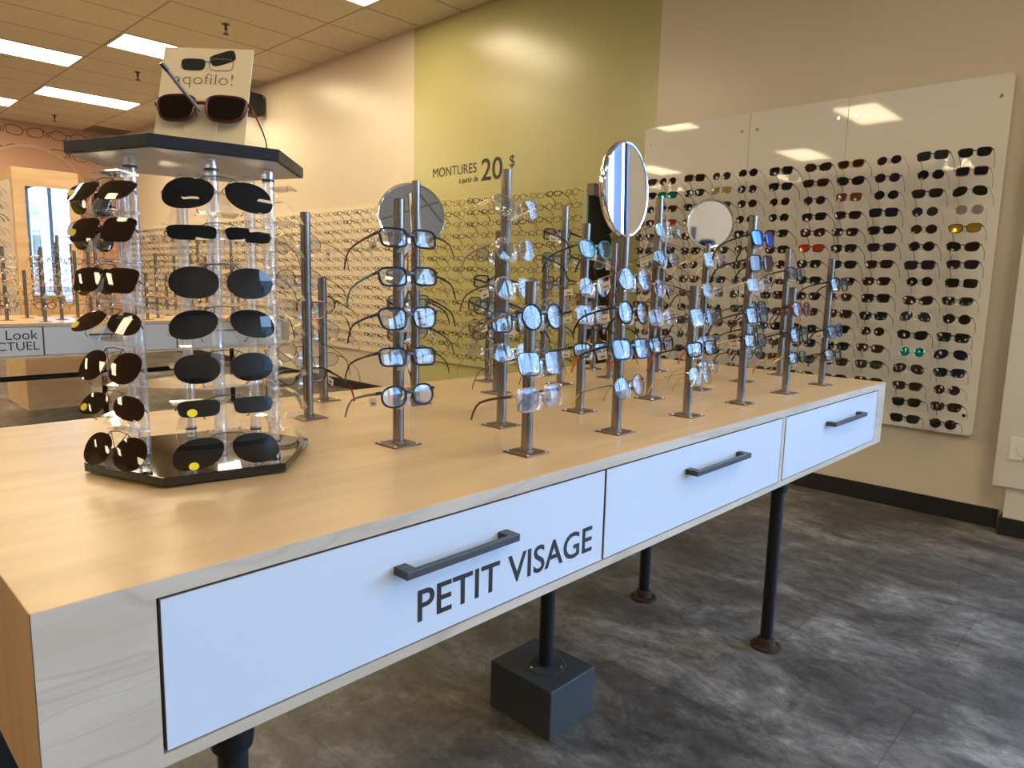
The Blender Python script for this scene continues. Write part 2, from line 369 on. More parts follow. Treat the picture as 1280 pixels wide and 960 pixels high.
# pattern of drawn eyeglasses on the pink wall
nm = 0
for r in range(2):
    for k in range(9):
        y = .55 + .62 * k + (.31 if r else 0); z = 3.50 - r * .30
        if y > 4.3: continue
        mb = MB(); sh = ['cat', 'round', 'wayfarer', 'oval'][(k + 2 * r) % 4]
        for sd in (-1, 1):
            o = lens_outline(sh, .115, .075, 20, sd)
            mb.tube([(XL + .003, y + sd * .145 + p[0], z + p[1]) for p in o], .007, .003, M['ink'], True, 4, (1, 0, 0))
            mb.tube([(XL + .003, y + sd * .26, z + .05), (XL + .003, y + sd * .30, z + .02), (XL + .003, y + sd * .29, z - .05)], .007, .003, M['ink'], False, 4, (1, 0, 0))
        mb.tube([(XL + .003, y - .03, z + .02), (XL + .003, y, z + .032), (XL + .003, y + .03, z + .02)], .007, .003, M['ink'], False, 4, (1, 0, 0))
        d = obj('painted_eyeglasses', mb, wl if False else None); d['kind'] = 'structure'; d.name = 'trim_%d' % (3 + nm); nm += 1

# ------------------------------------------------------------------ eyeglasses
S_ = 1.13
CACHE = {}
def glasses_meshes(shape, fm, tm, tip, lm, thin, S=S_, n=22):
    key = (shape, fm, tm, tip, lm, thin, S, n)
    if key in CACHE: return CACHE[key]
    a, b = DIM[shape]; a *= S; b *= S; br = .017 * S; cx = a + br / 2; rr = (.0010 if thin else .0021) * S; out = {}
    if n < 20: rr *= 1.7 if thin else 1.2
    F, T = M[fm], M[tm]
    def front_y(x): return .9 * x * x          # gentle face wrap
    mb = MB()
    hz = b * .45
    for sd in (-1, 1):
        o = lens_outline(shape, a, b, n, sd)
        mb.tube([(sd * cx + p[0], front_y(sd * cx + p[0]), p[1]) for p in o], rr, rr * (1.15 if thin else 1.3), F, True, 6, (0, 1, 0))
        ex = cx + a
        mb.tube([(sd * (ex - .001), front_y(ex), hz), (sd * (ex + .005 * S), front_y(ex) + .002, hz + .001), (sd * (ex + .006 * S), front_y(ex) + .010, hz)], rr * 1.2, rr * 1.6, F)
        mb.tube([(sd * .007 * S, .001, -.002), (sd * .009 * S, .009, -.006), (sd * .0085 * S, .011, -.012)], .0012, .0022, F)
    mb.tube([(-br / 2 - .001, 0, b * .25), (-br / 4, -.001, b * .38), (br / 4, -.001, b * .38), (br / 2 + .001, 0, b * .25)], rr, rr * 1.4, F)
    out['frame'] = mb.mesh('frame', True)
    out['lens'] = []; out['temple'] = []; out['tip'] = []
    for sd in (-1, 1):
        o = lens_outline(shape, a, b, n, sd); k = len(o); vs = []; fs = []
        RG = (1., .84, .64, .42, .2) if n > 20 else (1., .55); nr = len(RG)
        for lay, dy in ((0, -.0006), (1, .0009)):
            for sc in RG:
                for p in o:
                    x = sd * cx + p[0] * sc; vs.append((x, front_y(x) + dy - .0013 * (1 - (p[0] * p[0] + p[1] * p[1]) * sc * sc / (a * a)), p[1] * sc))
            vs.append((sd * cx, front_y(cx) + dy - .0013, 0))
        st = nr * k + 1
        for q in range(k):
            q2 = (q + 1) % k
            for i in range(nr - 1): fs += [(i * k + q, i * k + q2, (i + 1) * k + q2, (i + 1) * k + q), (st + i * k + q, st + (i + 1) * k + q, st + (i + 1) * k + q2, st + i * k + q2)]
            fs += [((nr - 1) * k + q, (nr - 1) * k + q2, nr * k), (st + (nr - 1) * k + q, st + nr * k, st + (nr - 1) * k + q2), (q, st + q, st + q2, q2)]
        mb = MB(); mb.add(vs, fs, M[lm]); out['lens'].append(mb.mesh('lens', True))
        hx = sd * (cx + a + .006 * S); y0 = front_y(cx + a) + .008; zt = hz
        path = [(hx, y0, zt), (hx, y0 + .035, zt - .002), (hx * .995, y0 + .070, zt - .006), (hx * .985, y0 + .096, zt - .012)]
        hook = [(hx * .975, y0 + .108, zt - .020), (hx * .965, y0 + .121, zt - .035), (hx * .96, y0 + .129, zt - .050)]
        w0 = .0009 if thin else .0013; h0 = .0011 if thin else .0028
        mb = MB(); scl = [1.25, 1.0, .95, .95]
        if tip: mb.tube(path, w0, h0, T, sc=scl)
        else: mb.tube(path + hook, w0, h0, T, sc=scl + [1.05, 1.15, .9])
        out['temple'].append(mb.mesh('temple', True))
        if tip: mb = MB(); mb.tube(path[-1:] + hook, w0 * 1.3, max(h0 * 1.05, .0018), M[tip], sc=[1, 1.05, 1.15, .9]); out['tip'].append(mb.mesh('temple_tip', True))
    CACHE[key] = out
    return out
def eyeglasses(label, cat, group, loc, rz, rx, shape, fm, tm, tip, lm, thin=False, name='eyeglasses', S=S_, ry=0.):
    g = glasses_meshes(shape, fm, tm, tip, lm, thin, S)
    r = thing(name, label, cat, loc, rz, group, rx); r.rotation_euler[1] = ry
    link('frame', g['frame'], r)
    for q in (0, 1):
        link('lens', g['lens'][q], r); tp = link('temple', g['temple'][q], r)
        if tip: link('temple_tip', g['tip'][q], tp)
    return r
def glasses_single(shape, fm, tm, lm, thin):
    """one small mesh for glasses far away"""
    g = glasses_meshes(shape, fm, tm, None, lm, thin, S_, 14); key = ('one', shape, fm, tm, lm, thin)
    if key not in CACHE:
        mb = MB()
        for me in [g['frame']] + g['lens'] + g['temple']:
            mb.add([v.co for v in me.vertices], [tuple(p.vertices) for p in me.polygons], me.materials[0])
        CACHE[key] = mb.mesh('eyeglasses', True)
    return CACHE[key]

# ------------------------------------------------------------------ white acrylic panels with the sunglasses
px = [-2.985, -2.185, -1.578, -.772]; pz0, pz1 = .485, 2.375; PYf = W - .030
names = ['left', 'middle', 'right']
def rounded(x0, z0, x1, z1, r, corners):
    pts = []
    for (cx, cz, a0, on) in ((x1 - r, z0 + r, -90, 'br' in corners), (x1 - r, z1 - r, 0, 'tr' in corners), (x0 + r, z1 - r, 90, 'tl' in corners), (x0 + r, z0 + r, 180, 'bl' in corners)):
        if on: pts += [(cx + r * math.cos(math.radians(a0 + 15 * k)), cz + r * math.sin(math.radians(a0 + 15 * k))) for k in range(7)]
        else: a = math.radians(a0 + 45); pts.append((cx + r * math.copysign(1, math.cos(a)), cz + r * math.copysign(1, math.sin(a))))
    return pts
panels = []
for k in range(3):
    x0, x1 = px[k] + .0015, px[k + 1] - .0015
    p = thing('acrylic_panel', 'white acrylic wall panel with %s' % ['its left edge beside the green wall', 'a panel on both sides, between two seams', 'rounded right corners beside the pier'][k], 'display panel', ((x0 + x1) / 2, W, pz0), group='white panels behind the sunglasses')
    s = MB(); cs = (['tl', 'bl'], [], ['tr', 'br'])[k]
    mt = frame_mtx((1, 0, 0), (0, 0, 1), (0, -1, 0), (-(x0 + x1) / 2, 0, -pz0))
    s.prism(rounded(x0, pz0, x1, pz1, .03, cs), .018, .030, M['panel'], mt); obj('sheet', s, p)
    for (qx, qz) in ((x0 + .05, pz1 - .11), (x1 - .05, pz1 - .11), (x0 + .05, pz0 + .11), (x1 - .05, pz0 + .11)):
        s = MB(); s.lathe([(.006, 0), (.006, .006), (.011, .008), (.011, .034), (.009, .037)], M['chrome'], 14, frame_mtx((1, 0, 0), (0, 0, 1), (0, -1, 0), (qx - (x0 + x1) / 2, 0, qz - pz0))); obj('standoff', s, p, True)
    panels.append((p, x0, x1))
def rod_mesh():
    mb = MB(); mb.tube([(0, 0, 0), (0, -.145, .006)], .0028, .0028, M['acr_soft'])
    mb.add([(-.004, -.140, .016), (.004, -.140, .016), (.011, -.138, -.012), (-.011, -.138, -.012), (-.004, -.144, .016), (.004, -.144, .016), (.011, -.142, -.012), (-.011, -.142, -.012)],
           [(0, 3, 2, 1), (4, 5, 6, 7), (0, 1, 5, 4), (1, 2, 6, 5), (2, 3, 7, 6), (3, 0, 4, 7)], M['holder'])
    return mb.mesh('rod', False)
ROD = rod_mesh()
cx_ = [-.885, -1.080, -1.290, -1.484, -1.676, -1.890, -2.100, -2.285, -2.480, -2.680, -2.845]
TXT = dict(f_black='black', f_navy='navy', f_tortoise='tortoise', f_brown='brown', f_red='red', f_burgundy='burgundy', f_purple='purple', f_blue='blue', f_teal='teal', f_green='green', f_grey='grey', f_taupe='taupe', f_pink='pink', f_amber='amber', f_gold='gold', f_silver='silver', f_gunmetal='gunmetal', f_rose='rose gold', f_clear='clear', f_blush='blush clear', f_orange='orange', f_yellow='yellow')
SH = dict(square='square', round='round', rect='rectangular', oval='oval', aviator='aviator', cat='cat-eye', wayfarer='trapezoid')
# (shape, frame, lens, thin) by column from the right and by row from the top
w, r_, q_, a_, c_ = 'wayfarer', 'round', 'square', 'aviator', 'cat'
STY = {
 0: [(w,'black','green',0),(q_,'pink','black',0),(a_,'gunmetal','green',1),(r_,'silver','silver',1),(w,'black','gold',0),(c_,'black','darkbrown',0),(w,'black','purple',0),(q_,'gunmetal','green',1),(w,'grey','green',0),(r_,'black','green',0),(q_,'black','green',0),(a_,'gunmetal','navy',1),(w,'black','navy',0),(r_,'burgundy','maroon',1),(w,'black','brown',0),(r_,'black','green',0)],
 1: [(q_,'black','grey',0),(r_,'black','black',1),(w,'black','plum',0),(r_,'grey','grey',1),(r_,'brown','brown',1),(r_,'black','black',0),(q_,'black','purple',0),(r_,'black','black',1),(c_,'brown','plum',0),(a_,'silver','grey',1),(c_,'black','black',0),(r_,'silver','teal',1),(a_,'brown','brown',1),(w,'brown','plum',0),(w,'black','green',0),(w,'black','green',0)],
 2: [(r_,'rose','purple',1),(r_,'purple','purple',0),(r_,'black','green',1),(q_,'black','navy',0),(w,'black','black',0),(w,'black','purple',0),(w,'black','plum',0),(w,'tortoise','darkbrown',0),(q_,'black','black',0),(w,'black','black',0),(r_,'brown','darkbrown',1),(w,'brown','brown',0),(w,'black','grey',0),(w,'brown','brown',0),None,None],
 3: [(w,'amber','brown',0),(c_,'black','black',0),(q_,'pink','rose',1),(w,'tortoise','darkbrown',0),(w,'brown','darkbrown',0),(w,'black','green',0),(w,'black','green',0),(w,'black','black',0),(w,'amber','grey',0),(q_,'brown','brown',0),(w,'black','black',0),(w,'black','black',0),(w,'brown','brown',0),(w,'black','black',0),None,None],
 4: [(c_,'black','brown',0),(w,'tortoise','darkbrown',0),(r_,'purple','plum',0),(w,'black','black',0),(c_,'black','brown',0),(w,'black','orange',0),(w,'black','green',0),(w,'black','green',0)],
 5: [(q_,'black','black',0),(w,'black','black',0),(r_,'gold','green',1),(r_,'gunmetal','green',1),(w,'black','green',0),(w,'black','green',0),(r_,'tortoise','plum',0),(q_,'rose','plum',1)],
 6: [(r_,'brown','darkbrown',1),(r_,'purple','purple',1),(r_,'burgundy','plum',1),(r_,'burgundy','plum',1),(w,'black','black',0)],
 7: [(r_,'silver','grey',1),(q_,'gold','khaki',1),(w,'black','grey',0)],
 8: [(q_,'brown','brown',0),(w,'black','grey',0),(w,'black','green',0)],
 9: [(r_,'gold','brown',1),(w,'black','teal',0),(w,'brown','brown',0),(w,'brown','orange',0)],
 10: [(w,'black','grey',0),(w,'black','green',0)]}
LTXT = dict(black='black', green='dark green', brown='brown', darkbrown='dark brown', plum='plum', purple='purple-grey', grey='grey', navy='dark blue', rose='rose', maroon='maroon', orange='orange mirror', gold='gold mirror', teal='teal mirror', silver='silver mirror', khaki='khaki', bluemirror='blue mirror')
pool = [(w,'black','black',0),(w,'black','green',0),(w,'brown','brown',0),(r_,'black','green',1),(w,'tortoise','darkbrown',0),(r_,'brown','plum',1),(q_,'black','purple',0),(w,'black','grey',0),(c_,'black','black',0),(r_,'gunmetal','grey',1)]
for ci, X in enumerate(cx_):
    for ri in range(16):
        L = STY.get(ci, [])
        st = L[ri] if ri < len(L) else rnd.choice(pool)
        if st is None: continue
        if ci > 3 and ri > 14: continue
        sh, fm, lm, th = st
        z = 1.972 - .0945 * ri + rnd.uniform(-.004, .004)
        par = [p for p in panels if p[1] <= X <= p[2]][0][0]
        jx = X + rnd.uniform(-.006, .006)
        link('rod', ROD, par, (jx - par.location.x, -.030, z - .008 - pz0))
        lab = '%s-lensed %s sunglasses, %s row down, %s column from the right, white wall panel' % (LTXT[lm], SH[sh], ORD[ri], ORD[ci])
        eyeglasses(lab, 'sunglasses', 'sunglasses on the white wall panels', (jx, W - .030 - .148, z), rnd.uniform(-.08, .08), -math.radians(rnd.uniform(8, 15)),
                   sh, 'f_' + fm, 'f_' + fm, None, 's_' + lm, bool(th), 'sunglasses', S=1.10 if sh != 'round' else 1.06, ry=rnd.uniform(-.03, .03))

# ------------------------------------------------------------------ optical frames on the clear panels (green and beige wall)
gp = [-5.62, -4.86, -4.10, -3.42]
def clear_panel(x0, x1, z0, z1, label):
    p = thing('acrylic_panel', label, 'display panel', ((x0 + x1) / 2, W, z0), group='glossy panels behind the eyeglasses')
    s = MB(); s.box((x0 - (x0 + x1) / 2 + .002, -.024, 0), (x1 - (x0 + x1) / 2 - .002, -.018, z1 - z0), M['acryl_cream' if x1 < GX0 else 'acryl_wall']); obj('sheet', s, p)
    for qx in (-.5, .5):
        for qz in (.1, z1 - z0 - .1):
            s = MB(); s.lathe([(.006, 0), (.010, .004), (.010, .026), (.008, .028)], M['chrome'], 12, frame_mtx((1, 0, 0), (0, 0, 1), (0, -1, 0), (qx * (x1 - x0 - .1), 0, qz))); obj('standoff', s, p, True)
for k in range(3): clear_panel(gp[k], gp[k + 1], .47, 2.02, 'glossy green panel on the green wall, %s under the price lettering' % ['left one', 'middle one', 'right one'][k])
bp = [-5.78 - .76 * k for k in range(11)]
for k in range(10): clear_panel(bp[k + 1], bp[k], .47, 2.05, 'glossy cream panel on the beige wall, %s from the green wall' % ORD[k])
FR2 = dict(far_black=(.012, .010, .009), far_brown=(.045, .024, .012), far_grey=(.03, .028, .027), far_gold=(.13, .075, .03))
for k, c in FR2.items(): M['f_' + k] = pbr('frame_' + k, c, .6, 0, .25)
TXT.update(f_far_black='black', f_far_brown='brown', f_far_grey='dark grey', f_far_gold='golden brown')
opt_pool = [('rect','f_far_black','f_far_black',False),('rect','f_far_brown','f_far_brown',True),('oval','f_far_grey','f_far_grey',True),('rect','f_far_grey','f_far_brown',True),('rect','f_far_brown','f_far_brown',False),('square','f_far_gold','f_far_brown',True),('cat','f_far_brown','f_far_brown',True),('round','f_far_black','f_far_black',True)]
def opt_place(X, ri, wallname, colname, k):
    sh, fm, tm, th = rnd.choice(opt_pool) if rnd.random() > .12 else opt_pool[0]
    z = 1.955 - .0985 * ri + rnd.uniform(-.004, .004)
    me = glasses_single(sh, fm, tm, 'lens_far', th)
    o = link('eyeglasses', me, None, (X + rnd.uniform(-.008, .008), W - .024 - .145, z), (-math.radians(rnd.uniform(6, 16)), rnd.uniform(-.04, .04), rnd.uniform(-.1, .1)))
    tag(o, '%s %s eyeglasses, %s row down, %s' % (TXT[fm], SH[sh], ORD[ri], colname), 'eyeglasses', 'eyeglasses on the %s wall' % wallname)
NROW = 15
for k in range(12):
    for ri in range(NROW): opt_place(-3.53 - .187 * k, ri, 'green', '%s column from the right, green wall' % ORD[k], k)
FAR = []
def far(me, mt): FAR.append((me, mt))
for k in range(0, 41):
    for ri in range(NROW):
        sh, fm, tm, th = rnd.choice(opt_pool); me = glasses_single(sh, fm, tm, 'lens_far', th)
        mt = Matrix.Translation((-5.88 - .187 * k, W - .169, 1.955 - .0985 * ri)) @ Matrix.Rotation(-.19, 4, 'X')
        far(me, mt)
# lettering on the green wall
lw_ = thing('wall_lettering', 'black price lettering on the green wall', 'lettering', (-4.9, W, 2.2))
iv = Matrix.Translation((4.9, -W, -2.2))
text('lettering', 'MONTURES', .123, iv @ facing_my((-5.412, W - .002, 2.236)), M['ink'], lw_, xs=.965)
text('lettering', '20', .268, iv @ facing_my((-4.735, W - .002, 2.157)), M['ink'], lw_, xs=1.04, offset=.003)
text('lettering', '$', .140, iv @ facing_my((-4.385, W - .002, 2.245)), M['ink'], lw_)
text('lettering', 'à partir de', .075, iv @ facing_my((-5.03, W - .002, 2.155)), M['ink'], lw_, xs=.82)

# wing unit between the green and the white panels
wg = thing('display_wing', 'narrow black display wing with pale green front edge beside the white panels', 'display unit', (-3.28, W, .0))
s = MB(); s.box((-.035, -.30, .10), (-.002, 0, 1.955), M['palegreen']); obj('cheek', s, wg, bevel=.003)
s = MB(); s.box((-.002, -.28, .10), (.012, 0, 1.90), M['black']); obj('slat_panel', s, wg)
s = MB(); s.box((-.002, -.305, 1.90), (.060, 0, 1.985), M['brown_top']); obj('header', s, wg)
s = MB(); s.box((-.035, -.28, 0), (.012, 0, .10), M['base']); obj('plinth', s, wg)
for ri in range(8):
    for k in range(1):
        st = ['silver', 'grey', 'khaki', 'silver', 'brown', 'black', 'grey', 'silver'][ri]
        eyeglasses('%s-lensed sunglasses on the black display wing, %s from the top' % (LTXT[st], ORD[ri]), 'sunglasses', 'sunglasses on the black display wing',
                   (-3.28 + .012 + .155, W - .150, 1.84 - .115 * ri), PI / 2, -.15, 'round' if ri % 2 else 'wayfarer', 'f_gunmetal', 'f_gunmetal', None, 's_' + st, True, 'sunglasses')

# outlet on the pier
ot = thing('power_outlet', 'white power outlet plate with round socket on the pier at right', 'outlet', (-.545, W - .12, .47))
s = MB(); s.box((-.045, -.008, -.06), (.095, 0, .06), M['white_pl']); obj('cover_plate', s, ot, bevel=.003)
s = MB(); s.lathe([(.036, 0), (.036, .010), (.033, .012), (.033, .009), (.030, .009), (.030, .011)], M['white_pl'], 28, frame_mtx((1, 0, 0), (0, 0, 1), (0, -1, 0), (.022, 0, 0))); obj('socket', s, ot, True)
for z in (-.048, .048):
    s = MB(); s.lathe([(.004, 0), (.004, .0095)], M['chrome'], 10, frame_mtx((1, 0, 0), (0, 0, 1), (0, -1, 0), (.022, 0, z))); obj('screw', s, ot)

# ------------------------------------------------------------------ ceiling fixtures
def lamp(X, Y, label):
    t_ = thing('ceiling_light', label, 'ceiling light', (X + .305, Y + .61, H), group='recessed ceiling lights')
    s = MB()
    for a, b in (((-.30, -.605), (-.275, .605)), ((.275, -.605), (.30, .605)), ((-.275, -.605), (.275, -.58)), ((-.275, .58), (.275, .605))): s.box((*a, -.006), (*b, .0), M['tframe'])
    obj('frame', s, t_)
    s = MB(); s.box((-.275, -.58, -.004), (.275, .58, -.001), M['lamp']); obj('diffuser', s, t_)
LX = {2.64: [-11.71, -8.66, -5.61, 4.15], 1.42: [-12.93, -9.88, -6.83, .49], .20: [-11.71, -5.00, 1.71], -1.02: [-11.71, -8.66, -6.22, 4.76], -2.24: [-12.93, -9.88, -3.78, 1.71], -4.68: [-8.66, -5.61, 1.1], -7.12: [-9.88, -6.83, -3.78, -.73]}  # some unseen lights are added to brighten the right and beige walls
nl = 0
VIS = {(-8.66, 2.64): 'ceiling light directly left of the card on the rack', (-9.88, 1.42): 'ceiling light at the upper left edge of the picture', (-11.71, 2.64): 'ceiling light furthest back, left of the rack top', (-5.61, 2.64): 'ceiling light cut off by the top edge above the beige wall', (-12.93, 1.42): 'small cut-off ceiling light at the far left edge'}
for Y, xs in LX.items():
    for X in xs:
        nl += 1
        lamp(X, Y, VIS.get((X, Y), 'out-of-view ceiling light, one of the inferred and added ones, %s of that kind' % ((ORD + ['twenty-first', 'twenty-second', 'twenty-third', 'twenty-fourth', 'twenty-fifth', 'twenty-sixth', 'twenty-seventh', 'twenty-eighth', 'twenty-ninth', 'thirtieth', 'thirty-first'])[nl - 1])))
for i, (X, Y) in enumerate(((-7.007, 3.222), (-9.446, 3.24), (-13.03, 3.226))):
    t_ = thing('fire_sprinkler', ['ceiling sprinkler head above and right of the card', 'ceiling sprinkler head left of the card on the rack', 'ceiling sprinkler head furthest back above the pink wall'][i], 'sprinkler', (X, Y, H), group='ceiling sprinklers')
    s = MB(); s.lathe([(.040, -.004), (.036, 0)], M['handle'], 18); obj('escutcheon', s, t_)
    s = MB(); s.lathe([(.012, -.05), (.012, -.004)], M['handle'], 10); s.tube([(-.02, 0, -.05), (-.022, 0, -.07), (0, 0, -.09)], .004, .004, M['handle']); s.tube([(.02, 0, -.05), (.022, 0, -.07), (0, 0, -.09)], .004, .004, M['handle']); s.box((-.022, -.006, -.056), (.022, .006, -.048), M['handle']); obj('body', s, t_)
    s = MB(); s.lathe([(.030, -.095), (.028, -.090)], M['handle'], 14); obj('deflector', s, t_)
t_ = thing('air_vent', 'grey slatted air vent in the ceiling corner by the pink wall', 'vent', (-13.66, 4.15, H))
s = MB(); s.box((-.30, -.28, -.006), (.30, .28, 0), M['f_taupe']); obj('frame', s, t_)
for k in range(9): s = MB(); s.box((-.26, -.25 + .058 * k, -.010), (.26, -.235 + .058 * k, -.006), M['f_grey']); obj('slat', s, t_)
t_ = thing('loudspeaker', 'small black loudspeaker hanging from the ceiling by the beige wall', 'speaker', (-8.78, W - .16, H))
s = MB(); s.tube([(0, 0, 0), (0, 0, -.16)], .012, .012, M['black']); obj('rod', s, t_)
s = MB(); s.box((-.115, -.12, -.40), (.115, .12, -.14), M['black']); obj('cabinet', s, t_, bevel=.02)
s = MB(); s.box((-.09, -.128, -.38), (.09, -.12, -.16), M['handle']); obj('grille', s, t_)

# ------------------------------------------------------------------ display table
def handle_mesh(L):
    s = MB(); s.box((.026, -L / 2, -.007), (.036, L / 2, .007), M['handle'])
    for q in (-1, 1): s.box((0, q * (L / 2 - .012) - .012, -.007), (.028, q * (L / 2 - .012) + .012, .007), M['handle'])
    return s
def pipe_leg(parent, x, y, z0, z1, r=.0215, foot=True, top=True):
    s = MB(); s.lathe([(r, z0), (r, z1)], M['pipe'], 20, Matrix.Translation((x, y, 0))); l = obj('leg', s, parent, True)
    if foot:
        s = MB(); s.lathe([(.052, z0), (.052, z0 + .008), (.032, z0 + .010), (.029, z0 + .034), (r, z0 + .036)], M['rust'], 24, Matrix.Translation((x, y, 0))); obj('floor_flange', s, l, True)
        for k in range(4): a = PI / 4 + k * PI / 2; s = MB(); s.lathe([(.006, z0 + .008), (.005, z0 + .012)], M['pipe'], 8, Matrix.Translation((x + .041 * math.cos(a), y + .041 * math.sin(a), 0))); obj('bolt', s, l)
    if top:
        s = MB(); s.lathe([(r, z1 - .060), (.029, z1 - .058), (.031, z1 - .040), (.031, z1 - .012), (.052, z1 - .009), (.052, z1)], M['pipe'], 24, Matrix.Translation((x, y, 0))); obj('pipe_fitting', s, l, True)
TZ, TB = .88, .627
def table(label, X1, X0, Y0, Y1, drawers, legs, frame=None, name='display_table'):
    """X1 is the drawer side"""
    t_ = thing(name, label, 'table', ((X0 + X1) / 2, (Y0 + Y1) / 2, 0)); ox, oy = t_.location.x, t_.location.y
    def bx(n_, a, b, mat, **k): s = MB(); s.box((a[0] - ox, a[1] - oy, a[2]), (b[0] - ox, b[1] - oy, b[2]), mat); return obj(n_, s, t_, **k)
    bx('table_top', (X0, Y0, TZ - .0235), (X1 - .0012, Y1, TZ), M['maple'])
    bx('front_edge', (X1 - .0012, Y0, TZ - .0235), (X1, Y1, TZ - .001), M['maple_daylit'])
    bx('bottom_panel', (X0, Y0, TB), (X1, Y1, TB + .018), M['maple_daylit'])
    bx('side_panel', (X0, Y0 - .001, TB - .0005), (X1 - .0012, Y0, TZ - .0005), M['maple_side'])
    bx('side_panel', (X0, Y1 - .02, TB + .018), (X1, Y1, TZ - .0235), M['maple_daylit'])
    bx('back_panel', (X0, Y0 + .02, TB + .018), (X0 + .018, Y1 - .02, TZ - .0235), M['maple'])
    bx('front_stile', (X1 - .018, Y0, TB + .018), (X1 - .0, drawers[0][0] - .004, TZ - .0235), M['maple_daylit'])
    bx('edge_band', (X1 - .0012, Y0 - .001, TB), (X1 + .0002, Y0, TZ - .0005), M['edge'])
    for d0, d1 in zip(drawers, drawers[1:]):
        if d1[0] - d0[1] > .02: bx('front_stile', (X1 - .018, d0[1] + .003, TB + .018), (X1, d1[0] - .006, TZ - .0235), M['maple_daylit'])
    bx('front_rail', (X1 - .03, drawers[0][0] - .004, TB + .018), (X1 - .022, Y1 - .02, TZ - .0235), M['edge'])
    if Y1 - .02 - drawers[-1][1] > .01: bx('front_stile', (X1 - .018, drawers[-1][1] + .004, TB + .018), (X1, Y1 - .02, TZ - .0235), M['maple_daylit'])
    ds = []
    for (a, b, hl, hy) in drawers:
        z0, z1 = TB + .0205, TZ - .0265
        s = MB(); s.box((X1 - .021 - ox, a - oy, z0), (X1 - .0015 - ox, b - oy, z1), M['edge']); s.box((X1 - .0015 - ox, a - oy + .001, z0 + .001), (X1 + .0003 - ox, b - oy - .001, z1 - .001), M['drawer'])
        d = obj('drawer', s, t_)
        h = obj('drawer_handle', handle_mesh(hl), d, bevel=.0015); h.location = (X1 - ox, hy - oy, .788)
        ds.append(d)
    for lg in legs: pipe_leg(t_, lg[0] - ox, lg[1] - oy, lg[2], TB, foot=lg[2] < .1)
    return t_, ds, ox, oy
TX1, TX0, TY0, TY1 = -.88, -2.02, .163, 3.185
tb, ds, ox, oy = table('long maple display table with white drawers and black pipe legs, in front', TX1, TX0, TY0, TY1,
    [(.297, 1.2235, .262, .785), (1.2295, 2.155, .302, 1.720), (2.185, 3.088, .334, 2.698)],
    [(-.945, .41, 0), (-.945, 2.323, 0), (-1.465, 2.337, 0), (-1.955, .41, 0), (-1.955, 2.323, 0), (-1.245, 1.475, .148)])
text('lettering', 'PETIT VISAGE', .080, facing_x((TX1 + .0006 - ox, .699 - oy, .682)), M['ink'], ds[0], xs=1.02, offset=.0008, depth=.0004)
fb = thing('floor_box', 'charcoal square floor box under the table with a pipe leg on top', 'box', (-1.255, 1.475, 0))
s = MB(); s.box((-.118, -.100, 0), (.118, .098, .145), M['box']); obj('cover', s, fb, bevel=.003)
s = MB(); s.lathe([(.060, .145), (.060, .1465), (.057, .1478), (.03, .148)], M['box'], 28, Matrix.Translation((.01, 0, 0))); obj('cover_disc', s, fb)
for a in (.4, 2.6, 4.4): s = MB(); s.lathe([(.005, .148), (.004, .151)], M['f_gold'], 8, Matrix.Translation((.01 + .048 * math.cos(a), .048 * math.sin(a), 0))); obj('screw', s, fb)

# ------------------------------------------------------------------ steel posts with glasses on the table
def holder_mesh():
    mb = MB()
    # small clear nose shape: narrow bridge on top, flaring wings below, arm back to the post
    prof = [(.0045, .012, .000), (.006, .004, -.003), (.010, -.006, -.004), (.0155, -.018, -.002), (.019, -.027, .003)]
    vs, fs = [], []
    for w_, z, y in prof:
        vs += [(-w_, y + .010, z), (-w_ * .55, y, z), (w_ * .55, y, z), (w_, y + .010, z)]
        vs += [(-w_, y + .0125, z), (-w_ * .55, y + .0025, z), (w_ * .55, y + .0025, z), (w_, y + .0125, z)]
    for i in range(len(prof) - 1):
        o, p = i * 8, i * 8 + 8
        for k in range(3): fs += [(o + k, o + k + 1, p + k + 1, p + k), (o + 4 + k, p + 4 + k, p + 5 + k, o + 5 + k)]
        fs += [(o, p, p + 4, o + 4), (o + 3, o + 7, p + 7, p + 3)]
    fs += [(0, 4, 5, 1), (1, 5, 6, 2), (2, 6, 7, 3)]; e = (len(prof) - 1) * 8; fs += [(e, e + 1, e + 5, e + 4), (e + 1, e + 2, e + 6, e + 5), (e + 2, e + 3, e + 7, e + 6)]
    mb.add(vs, fs, M['holder'])
    mb.box((-.006, .002, -.012), (.006, .030, -.004), M['holder'])
    return mb.mesh('nose_holder', False)
HOLD = holder_mesh()
LV = [.998, 1.084, 1.168, 1.252, 1.340, 1.430]
def post(X, Y, top, label, levels, face, parent_group):
    p = thing('display_post', label, 'display post', (X, Y, TZ), group=parent_group)
    s = MB(); s.lathe([(.0128, .003), (.0128, top - TZ - .001), (.0115, top - TZ), (.0105, top - TZ - .002), (.0105, top - TZ - .03)], M['steel'], 20); obj('pipe', s, p, True)
    s = MB(); s.box((-.038, -.038, 0), (.038, .038, .003), M['plate']); obj('base_plate', s, p, bevel=.001)
    s = MB(); s.lathe([(.0165, .003), (.0145, .008), (.013, .009)], M['plate'], 18); obj('weld_ring', s, p)
    for sx in (-1, 1):
        for sy in (-1, 1): s = MB(); s.lathe([(.0042, .003), (.0038, .0052), (.002, .0062)], M['chrome'], 10, Matrix.Translation((sx * .030, sy * .030, 0))); obj('screw', s, p)
    for z in levels:
        h = link('nose_holder', HOLD, p, (face * .034, 0, z - TZ), (0, 0, PI / 2 * face))
    return p
